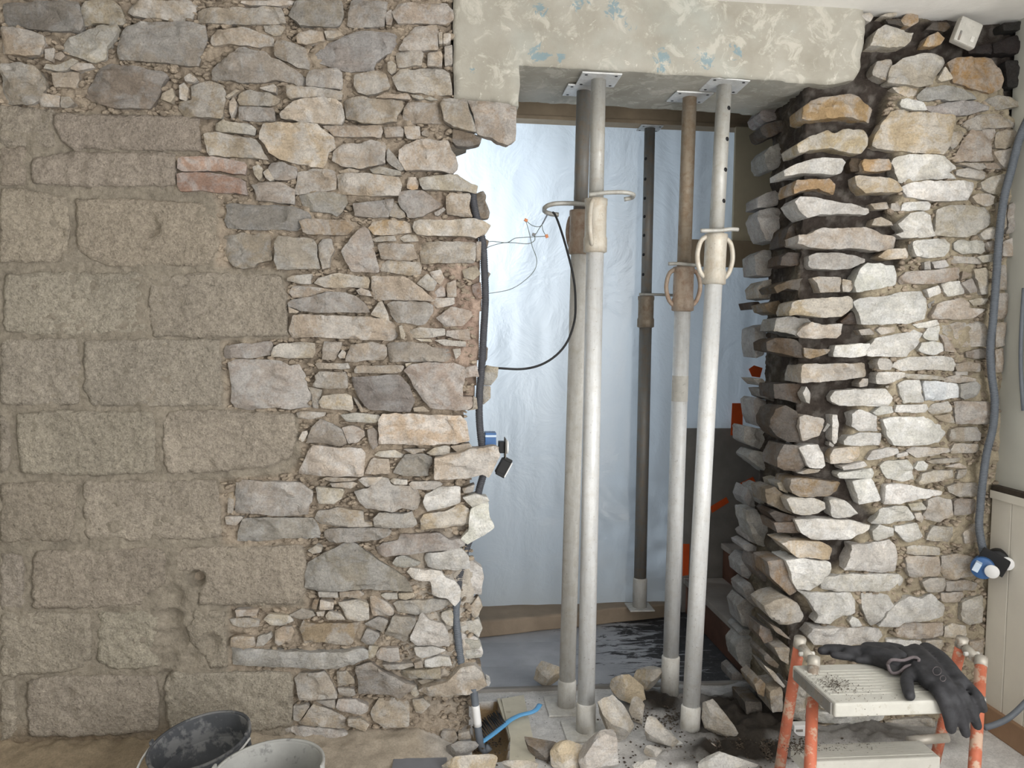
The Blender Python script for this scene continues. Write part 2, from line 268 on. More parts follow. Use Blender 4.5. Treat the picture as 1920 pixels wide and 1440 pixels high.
# ------------------------------------------------------------------ stones, traced course by course
# each tile: x0 y0 scale, then stones as "colour face_offset_mm x y x y ..." ('.' = laid at random)
LEFT = '''
@0 0 4
s . 0 0 575 0 600 60 620 205 600 235 420 225 200 200 0 165
t . 0 190 200 215 320 260 330 330 290 400 180 410 0 390
l . 0 480 130 470 260 500 350 610 340 670 280 740 240 780 100 770 0 770
t . 640 0 840 0 900 50 940 150 910 180 700 170 625 190 605 60
t . 930 20 1090 0 1430 0 1480 40 1430 140 1360 150 1000 120 940 80
g . 950 190 1060 155 1400 160 1540 190 1560 280 1500 420 1480 490 1100 460 890 440 870 380 890 280
l . 450 310 560 250 700 200 880 190 900 220 860 300 800 350 780 440 700 465 560 420 480 390 440 360
l . 330 370 400 355 405 420 380 455 340 440
l . 410 400 460 385 490 420 450 450 410 435
l . 390 545 580 535 585 600 560 650 410 655 395 600
l . 280 745 320 695 450 720 440 800 300 795
l . 455 725 520 725 555 770 500 805 450 800
l . 535 500 590 470 680 475 700 500 580 530 535 520
l . 420 490 540 440 580 455 500 520 430 530 330 510 350 480
k2 . 615 690 740 500 780 470 880 475 1220 540 1260 570 1200 650 1200 700 1120 810 900 815 720 770 640 720
l . 1215 700 1290 660 1310 720 1280 770 1210 740
l . 1345 640 1380 620 1410 660 1390 750 1345 740
l . 1380 580 1420 550 1475 590 1450 615 1390 610
t . 1420 640 1560 600 1660 630 1690 700 1670 890 1520 875 1370 870 1330 800 1350 760 1430 740
c 6 400 850 1480 870 1495 1130 900 1120 640 1110 560 1130 470 1060 410 960
c 3 0 795 380 822 395 960 410 1090 0 1095
c 6 240 1190 500 1138 900 1138 1300 1146 1310 1390 690 1395 240 1370
c 4 0 1105 180 1110 185 1380 0 1380
@380 0 6
t . -60 120 0 95 60 85 760 70 880 90 930 200 935 260 690 270 0 245 -70 240
l . 440 0 1020 0 1000 40 870 75 760 65 520 50 430 20
g . 1030 0 1560 0 1590 150 1540 270 1480 290 1090 280 1030 220 970 170 970 140
t . 90 400 140 340 480 310 800 420 800 500 620 510 220 495 110 510 80 470
t . 690 290 880 280 930 300 880 390 800 400 700 350
t . 1040 400 1060 370 1200 330 1340 350 1370 450 1160 490 1060 470
t . 1370 350 1540 330 1570 380 1470 430 1390 430
s . 1230 620 1320 540 1560 420 1720 350 1900 335 2160 355 2250 400 2240 440 2140 580 1940 690 1930 795 1610 800 1440 750 1290 680
t . 800 500 830 440 900 450 1010 480 1160 540 1200 680 1190 770 1060 740 810 630
g . 95 760 340 590 370 540 480 530 720 590 780 650 1040 770 1150 860 1130 930 1090 960 980 910 820 890 640 920 480 920 80 880
g . 1170 860 1200 800 1430 770 1500 760 1570 810 1570 1000 1160 965
t 24 945 970 1000 960 1250 980 1570 1010 1560 1110 1260 1080 980 1100 950 1070
t . 410 1060 460 1020 530 1010 760 1050 870 1120 840 1170 780 1195 420 1175 390 1130
g . 400 1190 620 1195 790 1210 805 1250 800 1360 400 1345
l 22 870 1270 960 1170 1040 1120 1300 1090 1500 1110 1560 1170 1600 1330 1560 1390 1490 1395 1120 1365 880 1320
l . 300 1150 340 1085 380 1150 370 1230 320 1330 300 1250
l . 255 1080 370 1005 410 1020 300 1090 270 1100
t . 640 990 800 945 830 970 820 1040 760 1030
t . 1700 840 1850 810 1900 790 2010 800 2070 850 2110 970 2080 1000 1940 1050 1840 1060 1750 1030 1700 960
@640 0 6
g . 70 200 60 300 480 290 500 130 515 0 110 0
t . 570 130 650 40 1190 15 1250 100 1260 210 1160 260 640 260 590 200
t . 500 150 560 110 580 200 560 270 510 270 495 200
t . 700 430 830 290 1070 270 1090 350 1085 555 920 555 640 555 680 480
l . 600 590 780 565 900 580 925 600 910 730 640 755 615 660
t . 970 590 1120 580 1140 620 1130 745 970 730
l . 520 700 560 680 615 720 610 790 560 825 520 790
t . 570 860 660 780 1000 755 1160 770 1210 810 1230 880 1250 1060 1090 1070 900 1050 640 1030 600 940
t . 630 1060 740 1050 780 1100 760 1120 480 1100 390 1095 500 1050
l . 785 1060 900 1075 930 1110 880 1120 800 1090
l . 935 1110 1000 1085 1085 1120 1000 1130
t . 20 1120 200 1070 380 1098 680 1130 700 1200 640 1290 620 1370 480 1385 280 1380 60 1340 40 1250
t . 700 1210 760 1160 1080 1160 1100 1200 1120 1290 1130 1380 700 1390 690 1290
l . 1095 370 1135 360 1140 490 1100 490
l . 1150 380 1230 370 1230 450 1180 490 1150 480
t . 1160 520 1250 500 1250 720 1165 740
@0 0 1
t 24 825 195 832 183 872 185 880 205 892 245 872 243 850 236 832 225
t 30 877 186 900 188 925 191 958 196 968 200 967 262 953 271 935 266 922 258 897 250 886 210
t2 6 846 262 850 242 878 248 903 256 900 268 878 275 855 272
@320 200 6
l . 500 180 570 160 600 140 620 170 880 190 960 240 940 320 700 290 600 285 500 260
t 20 370 300 420 285 520 290 960 370 1010 430 1080 580 1020 580 840 570 420 540 395 500
br 16 80 580 120 555 480 560 700 600 830 625 850 660 840 760 720 745 540 725 120 715 80 690
br 14 60 760 120 735 540 750 760 810 840 850 860 985 640 970 320 945 100 940 65 880
o2 20 1010 280 1040 190 1200 170 1640 190 1720 260 1830 330 1850 460 1770 500 1740 620 1700 680 1440 640 1220 590 1110 530 1060 430 1000 360
g . 1100 660 1130 620 1260 620 1420 690 1420 740 1400 800 1280 830 1170 830 1090 720
l . 920 680 980 650 1030 690 1025 790 990 825 940 760
l . 1040 740 1090 700 1160 810 1120 835 1070 800
g . 960 1020 940 930 900 870 1100 840 1250 850 1380 920 1385 1090 1200 1080 960 1050
t . 1430 740 1500 710 1600 700 1760 700 1860 720 1870 760 1860 930 1720 940 1480 985 1400 980 1390 930 1420 820
g . 1440 1000 1620 960 1900 960 1960 990 1990 1080 1930 1180 1870 1230 1800 1200 1560 1170 1500 1130
s 10 620 1240 630 1110 680 1090 1100 1100 1380 1120 1540 1180 1580 1250 1450 1290 1470 1330 1420 1390 1180 1380 900 1385 700 1370 640 1360 600 1280
@600 200 6
t . 30 210 540 205 690 215 710 280 690 345 440 340 160 335 100 270
t . 720 230 900 215 940 250 930 330 740 335 720 280
t . 950 220 1120 215 1130 350 1050 360 980 350 950 290
t . 1140 290 1190 250 1240 300 1210 340 1150 320
t 24 140 490 270 410 450 400 560 370 700 390 740 440 730 630 600 660 480 690 310 680 220 660 130 590
g . 750 500 770 470 860 570 960 700 900 720 800 660 750 600
t 20 890 480 960 420 1100 370 1440 370 1480 470 1560 640 1550 690 1480 750 1340 720 1170 710 960 715 880 570
t . 560 700 620 665 760 690 900 730 910 770 820 775 600 750
t 22 190 760 220 750 500 745 820 782 900 800 920 880 890 1000 600 1000 250 980 210 960 200 860
o . 990 790 1080 790 1110 850 1100 920 1040 935 980 920
l 22 1110 810 1320 770 1540 755 1640 830 1690 850 1780 870 1760 965 1600 940 1160 930 1130 870
t . 1420 1020 1460 985 1680 970 1700 1000 1680 1110 1710 1240 1500 1230 1430 1200 1410 1090
t2 -45 1700 990 1840 950 1870 1000 1860 1060 1910 1190 1900 1250 1760 1255 1700 1120
g . 900 960 1010 935 1150 945 1290 1030 1360 1080 1330 1130 1150 1240 1060 1250 980 1240 970 1190 900 1130 880 1060
g . 370 1090 560 1060 830 1030 820 1110 770 1240 600 1240 390 1230
t . 1290 1190 1390 1135 1410 1160 1330 1225 1300 1220
t . 800 1110 840 1060 890 1130 950 1190 960 1240 900 1255 780 1230
t . 210 720 330 690 440 720 420 740 230 740
@400 380 6
o3 18 970 210 1050 190 1500 190 1570 230 1560 310 1500 365 1060 360 1010 330
k2 . 80 420 90 370 400 335 640 355 640 530 660 640 500 680 470 730 330 740 210 710 110 570
g . 690 440 730 380 1120 400 1165 480 1165 600 1205 745 940 750 720 755 690 650
l . 1175 480 1230 410 1330 410 1360 540 1310 620 1310 730 1225 745 1185 600
g . 1440 540 1560 380 1690 260 1740 290 1790 440 1830 620 1870 780 1560 775 1500 680
l . 830 850 900 820 1110 800 1090 870 1100 910 960 910 830 880
t . 1120 900 1180 850 1300 810 1400 790 1740 840 1760 880 1740 960 1580 950 1400 960 1260 955
l . 1610 990 1660 960 1750 990 1780 1050 1640 1035
g 20 840 1120 900 1080 1080 1060 1280 1000 1480 1010 1600 1050 1720 1150 1760 1230 1400 1235 1120 1235 980 1220 850 1160
t 4 860 1010 900 930 1100 940 1300 975 1400 990 1280 995 1080 1052 900 1070
l . 845 1170 960 1220 940 1240 850 1240
@620 380 6
o . 420 280 470 210 600 190 850 200 910 240 910 330 860 345 760 350 700 370 480 360
t . 460 410 560 380 720 375 740 430 640 430 500 440
l . 770 390 860 355 960 360 990 430 830 440
t . 530 490 560 460 930 460 960 570 980 620 870 650 560 635 545 560
l 26 920 270 940 210 1010 185 1600 180 1730 210 1800 260 1740 350 1640 400 1560 380 1140 365 970 355 930 310
t . 1020 470 1060 440 1500 435 1630 440 1625 670 1420 680 1020 680 1010 570
o4 6 550 720 560 680 650 650 1000 660 1020 720 1010 800 880 820 640 780 560 770
t 20 450 960 460 820 800 820 880 860 1020 960 1170 1100 1130 1115 900 1095 700 1090 520 1095 480 1080
l . 970 910 1090 800 1200 900 1160 990 1090 990
l 4 1110 780 1240 750 1280 850 1230 920 1150 850
p 5 1170 1000 1240 940 1280 960 1290 1050 1180 1060
p 8 1310 910 1410 870 1420 1060 1310 1060
p . 1180 1070 1390 1070 1390 1140 1200 1190 1160 1150
t . 450 1260 530 1130 580 1110 640 1240 660 1330 560 1300
g . 630 1140 680 1110 1050 1110 1150 1150 1150 1240 1060 1360 980 1370 740 1350 680 1260
p 14 1180 1290 1360 1170 1580 1220 1600 1270 1490 1390 1280 1390
p2 0 1590 930 1690 890 1700 1080 1640 1080 1600 1000
t 0 1480 760 1640 700 1690 800 1600 870 1500 840
t 0 1640 440 1690 440 1690 640 1640 660
t2 -50 1720 400 1780 430 1750 540 1720 560
t2 -50 1750 760 1800 800 1770 860 1740 840
@400 580 6
t 20 845 240 900 60 1120 60 1500 80 1720 80 1920 110 2060 150 2090 180 2080 310 1990 350 1700 345 1400 320 1080 310 880 330 850 270
g2 . 100 470 130 410 280 390 650 360 670 400 640 520 480 545 100 550
t . 680 430 760 390 1000 370 1130 380 1140 490 1100 550 900 550 650 530
g . 1220 460 1240 360 1440 370 1440 420 1390 540 1370 570 1220 560
t . 1400 520 1450 455 1490 490 1480 550 1420 550
l . 1140 620 1170 600 1400 610 1510 605 1530 670 1180 670
g2 8 160 600 250 560 700 570 860 630 960 620 1030 740 1060 900 1110 960 1100 1100 840 1130 700 1110 380 1130 220 1110 190 1040 200 850
g 4 1065 880 1110 880 1220 910 1200 1000 1180 1110 1115 1110 1110 960
t . 1140 740 1190 700 1480 705 1510 760 1510 890 1200 890 1110 860 1150 800
o5 18 1190 1040 1240 970 1490 950 1550 980 1570 1110 1540 1140 1220 1110
l . 930 1170 1000 1145 1260 1160 1250 1200 1080 1245 950 1220
l . 1430 1190 1600 1160 1860 1190 1880 1240 1820 1280 1500 1260
@630 580 6
t . 170 400 400 370 540 400 570 430 575 510 540 570 340 565 220 590 110 585 130 490
l . 710 190 740 180 780 270 770 340 730 320
l . 830 230 960 205 1080 215 1220 220 1230 290 1080 320 900 320 835 310
p 12 1250 240 1500 220 1510 340 1440 350 1240 300
t . 1110 350 1230 340 1460 365 1460 420 1220 410
l . 890 330 1060 335 1080 365 960 360
g . 575 390 640 370 860 365 1000 390 1090 430 1310 440 1330 580 1080 590 800 590 610 595 590 500
l . 1315 445 1400 440 1400 500 1350 560
l . 780 610 850 600 830 640 790 650
t . 210 680 240 630 740 635 760 650 730 710 640 722 210 718
s 18 170 800 180 770 420 750 700 735 740 760 830 870 890 1020 860 1080 830 1160 640 1150 380 1130 320 1090 230 970
p 24 760 690 860 620 1000 600 1320 600 1460 650 1590 640 1600 750 1450 770 1430 860 1430 980 1540 990 1530 1100 1460 1140 1180 1130 1060 1110 960 1000 880 880 820 760
l 10 1545 980 1580 1000 1590 1120 1480 1140 1540 1110
l -25 1670 680 1700 630 1830 650 1820 760 1740 860 1660 850
l -25 1650 870 1740 870 1740 1000 1650 1080
t . 190 990 230 1020 310 1130 270 1140
l . 870 1110 980 1090 1050 1150 880 1150
t2 -45 1690 420 1710 440 1700 560 1680 600
@400 780 6
g . 1040 300 1110 120 1200 40 1300 70 1440 140 1500 310 1440 335 1240 310 1030 300
t . 1450 130 1560 105 1700 170 1700 220 1620 300 1520 310 1480 220
g . 1730 160 1800 130 1840 170 1850 330 1790 380 1750 290
l . 960 260 1000 180 1050 170 1060 200 1020 280 1000 290
l2 20 940 660 1080 370 1120 330 1240 340 1440 360 1660 370 1700 430 1700 560 1690 680 1380 690 1200 675
g2 18 230 870 240 750 330 730 560 745 800 740 960 750 1120 860 1110 960 1080 1010 1060 1110 760 1128 480 1108 240 1100
o3 4 165 880 222 860 228 1000 220 1095 160 1090
l . 130 1130 300 1130 330 1150 260 1230 150 1220
g2 8 270 1300 330 1160 620 1140 1000 1145 1120 1150 1190 1290 1210 1380 960 1380 800 1370 700 1390 400 1415 260 1400
l . 1150 800 1450 820 1460 860 1440 940 1360 990 1180 990 1160 900
l . 1310 760 1560 740 1620 760 1560 810 1340 800
l . 1230 710 1280 690 1620 705 1560 732 1340 745
t . 1130 1160 1180 1070 1300 1060 1380 1030 1690 1080 1700 1180 1780 1200 1800 1240 1420 1250 1200 1230
l . 1630 720 1680 690 1900 690 1800 790 1720 800
g . 1250 1370 1245 1300 1300 1265 1500 1270 1820 1262 1940 1270 2000 1300 1980 1340 1860 1400 1600 1420 1300 1420
@630 780 6
o6 24 475 150 490 40 520 -20 640 -30 860 -20 1400 -10 1460 60 1510 290 1280 325 860 330 620 320 480 310
l . 340 620 390 500 430 470 590 490 600 570 600 650 420 655 330 645
l . 430 440 480 400 660 380 760 440 730 470 500 465
g2 . 640 640 770 430 1000 430 1085 470 1080 530 1040 600 1030 680 820 680
l . 760 370 1000 370 1000 385 870 430
l . 1020 420 1100 360 1240 335 1285 350 1270 430 1100 445
p 52 1100 560 1110 480 1280 440 1380 425 1480 385 1830 340 1845 440 1790 560 1720 700 1640 670 1480 710 1100 720 1095 640
l 14 1290 340 1500 310 1530 350 1450 420 1370 415
g2 . 200 850 360 820 520 700 580 720 620 780 840 800 920 850 950 960 920 1050 860 1075 760 1040 620 1080 490 1060 340 1050 270 980
l . 610 730 640 700 800 720 800 770 660 770
l . 820 770 860 740 1160 735 1195 770 1110 830 880 830
w2 18 980 960 1000 890 1160 810 1400 800 1400 980 1260 1020 1100 1060 1030 1080 990 1030
l 10 1420 820 1560 770 1540 850 1440 870
o4 . 950 1170 990 1100 1240 1070 1400 1000 1500 1050 1500 1240 1300 1240 1180 1260 960 1270
g2 . 420 1150 480 1090 760 1100 860 1080 910 1210 860 1260 640 1260 430 1250
w 26 1510 1050 1720 960 1720 1060 1740 1170 1780 1250 1640 1360 1520 1420 1480 1440 1400 1380 1490 1290
w2 16 1430 920 1560 880 1700 910 1720 955 1540 1035 1480 980
@400 980 6
g 22 1020 740 1030 560 1050 470 1250 340 1520 220 1600 250 1900 460 2150 620 2220 740 2240 790 2000 770 1640 760 1400 770 1110 770
l . 1060 320 1150 260 1220 280 1210 330 1120 350
l . 1180 780 1390 790 1400 850 1270 840 1190 840
t . 1420 780 1640 770 1690 810 1640 860 1500 830 1430 850
o3 . 1110 940 1130 870 1185 870 1155 980 1110 970
l . 1200 870 1350 900 1340 980 1190 980
g . 860 1030 1000 970 1110 1000 1150 1050 1010 1090 900 1060
l . 1160 1010 1250 1000 1240 1050 1170 1050
l . 1260 1050 1300 1000 1430 1030 1480 1100 1280 1090
t . 1400 900 1480 890 1640 870 1740 920 1760 1090 1680 1110 1520 1110 1460 1000
t . 240 990 500 980 480 1050 260 1060
t . 170 1090 420 1070 520 1110 510 1170 340 1180 200 1150
t . 190 1310 290 1280 450 1290 470 1400 340 1420 190 1400
t . 690 1230 780 1180 880 1170 910 1220 870 1310 740 1380 690 1340
o3 18 970 1200 1010 1100 1060 1140 1640 1150 1650 1220 1580 1320 1550 1400 1240 1350 1030 1350
b . 1660 1330 1720 1210 1860 1250 1870 1290 1800 1370 1720 1380
l . 560 1100 620 1030 860 1050 900 1110 760 1160 640 1160
l . 500 1290 640 1240 660 1290 560 1390 480 1400
@630 980 6
g 18 530 240 700 200 720 130 1160 120 1280 190 1480 160 1440 260 1190 310 940 340 700 370 560 390 470 370 450 300
b . 640 450 680 390 760 370 950 450 940 490 780 510 680 490
w2 24 1000 400 1020 350 1200 320 1380 275 1490 370 1510 510 1330 530 1100 520 1030 500
w2 30 800 580 830 520 1180 550 1240 640 1340 660 1400 760 1390 870 1330 930 1260 860 1080 830 1070 680 860 640
g2 . 640 920 690 880 1030 870 1260 865 1290 920 1150 990 900 1040 700 1020
t . 380 850 430 840 560 900 650 980 645 1050 410 1050
g . 320 1150 470 1060 590 1110 530 1240 430 1200
g . 540 1260 640 1060 900 1060 900 1120 820 1250 780 1350 640 1300
w2 18 840 1290 960 1010 1060 1110 1200 1140 1260 1220 1280 1400 1100 1390 920 1400 840 1340
w2 -20 1400 580 1500 400 1560 450 1650 520 1660 620 1640 820 1420 820
l -15 1500 960 1600 840 1650 940 1610 1040 1550 1090
w2 -15 1400 1130 1600 1090 1650 1200 1610 1300 1560 1260 1400 1220
w2 -12 1290 1320 1400 1240 1590 1310 1650 1440 1640 1480 1400 1480
l . 500 810 560 790 690 800 690 860 560 860
l . 700 800 870 790 890 830 780 870 710 860
l . 1190 1020 1290 980 1320 1040 1320 1170 1240 1150 1190 1080
@400 1180 6
b 16 180 330 190 230 480 240 840 260 1440 250 1680 220 1740 250 1740 330 1600 370 1380 440 1100 440 800 430 640 430 220 410
l . 1750 190 1860 200 1810 310 1740 340
g . 910 570 970 510 1150 490 1240 480 1300 560 1370 680 1400 770 1150 790 970 790 930 690
t . 1390 480 1500 470 1580 560 1590 600 1400 640
g . 1400 660 1580 670 1600 740 1520 770 1420 730
t . 940 1090 1060 920 1120 850 1300 920 1490 1020 1480 1130 1200 1105
g2 . 1380 870 1400 800 1600 800 1740 880 1730 930 1650 960 1500 930 1390 900
t . 900 870 1040 850 1080 880 960 1040 900 1020
t . 1140 820 1360 800 1380 890 1300 880
g2 . 700 1190 900 1120 1240 1120 1440 1140 1560 1200 1590 1300 1480 1350 1280 1370 1150 1300 900 1200
t . 1290 1390 1500 1340 1560 1440 1440 1540 1300 1500
@630 1180 6
g 20 220 430 390 380 520 480 700 560 890 640 850 690 720 760 600 740 440 720 250 730 240 580
t . 440 290 500 220 700 220 720 350 600 370 470 330
g2 . 520 400 860 390 870 420 760 450 580 450
t . 880 380 960 360 980 440 890 440
t . 700 510 760 470 1000 460 1170 440 1180 560 1000 560 880 570 740 550
l . 920 580 1000 560 1100 580 1100 610 960 620
l . 840 700 900 650 940 730 900 760 850 740
l 40 980 660 1240 600 1310 540 1400 440 1560 430 1640 500 1700 640 1620 680 1480 730 1060 760 920 700
w 10 1690 570 1740 600 1720 640 1690 630
t 6 390 940 450 830 480 800 720 790 810 830 830 960 820 1090 560 1110 420 1020
t 4 860 800 980 780 1060 850 960 950 900 940
t . 1180 1200 1200 1150 1340 1150 1370 1230 1290 1310 1210 1260
w2 . 880 210 1120 200 1240 250 1090 300 980 330 900 290
w2 -10 1300 180 1390 110 1620 130 1660 280 1640 330 1480 330 1400 340
t2 -10 1500 410 1570 385 1630 400 1620 450 1540 440
t . 130 1010 280 1010 370 1080 330 1150 140 1090
l . 1380 1170 1500 1150 1520 1240 1380 1250
w2 . 1000 350 1160 310 1280 330 1300 420 1000 430
g2 6 420 1260 620 1190 900 1240 1150 1330 1180 1480 700 1560 430 1500
@0 300 3.4286
c 5 485 250 700 245 1100 262 1280 270 1330 320 1390 400 1400 560 1340 660 1300 678 690 678 620 650 500 580 490 420
c 3 0 180 160 195 420 240 435 420 425 560 380 650 0 655
c 6 962 742 1320 725 1640 725 1800 742 1838 870 1842 1128 1400 1136 990 1136 955 1000
c 4 24 745 200 722 915 730 928 1108 600 1126 100 1116 24 1088
@0 660 3.4286
c 4 0 -85 480 -85 512 60 492 336 0 340
c 5 540 -75 1400 -78 1415 100 1420 345 900 350 600 345 545 260
c 5 108 400 300 378 980 388 992 440 988 775 600 795 145 775 115 700
c 6 1052 430 1100 384 1480 374 1580 390 1890 402 1908 560 1840 700 1700 740 1260 780 1092 775 1056 720
c 3 0 410 40 435 64 520 55 700 38 755 0 772
c 5 536 862 566 834 1380 826 1402 930 1418 1195 1000 1210 562 1204 536 1100
c 4 0 846 300 836 482 846 482 980 462 1140 432 1208 0 1224
@0 1020 3.4286
c 5 246 48 1020 25 1054 62 1062 258 945 325 895 395 700 404 560 414 216 414 206 100
c 6 1122 92 1182 24 1936 14 1964 120 1964 300 1895 390 1285 394 1276 300 1316 220 1250 185 1126 176
c 4 0 65 144 84 144 404 0 414
c 4 0 446 575 446 584 738 515 812 200 842 0 852
c 4 632 446 900 436 975 455 1030 500 1010 560 960 680 1030 795 780 822 646 775 626 700
c 4 1255 436 1442 436 1452 680 1456 792 1345 802 1295 700 1205 640 1196 540
c 3 0 896 94 886 102 1232 0 1280
c 5 178 884 300 858 780 848 995 858 1012 1000 1012 1202 700 1232 188 1242 168 1000
c 6 1058 864 1105 836 1855 826 1878 900 1878 1172 1600 1222 1100 1222 1066 1100
'''
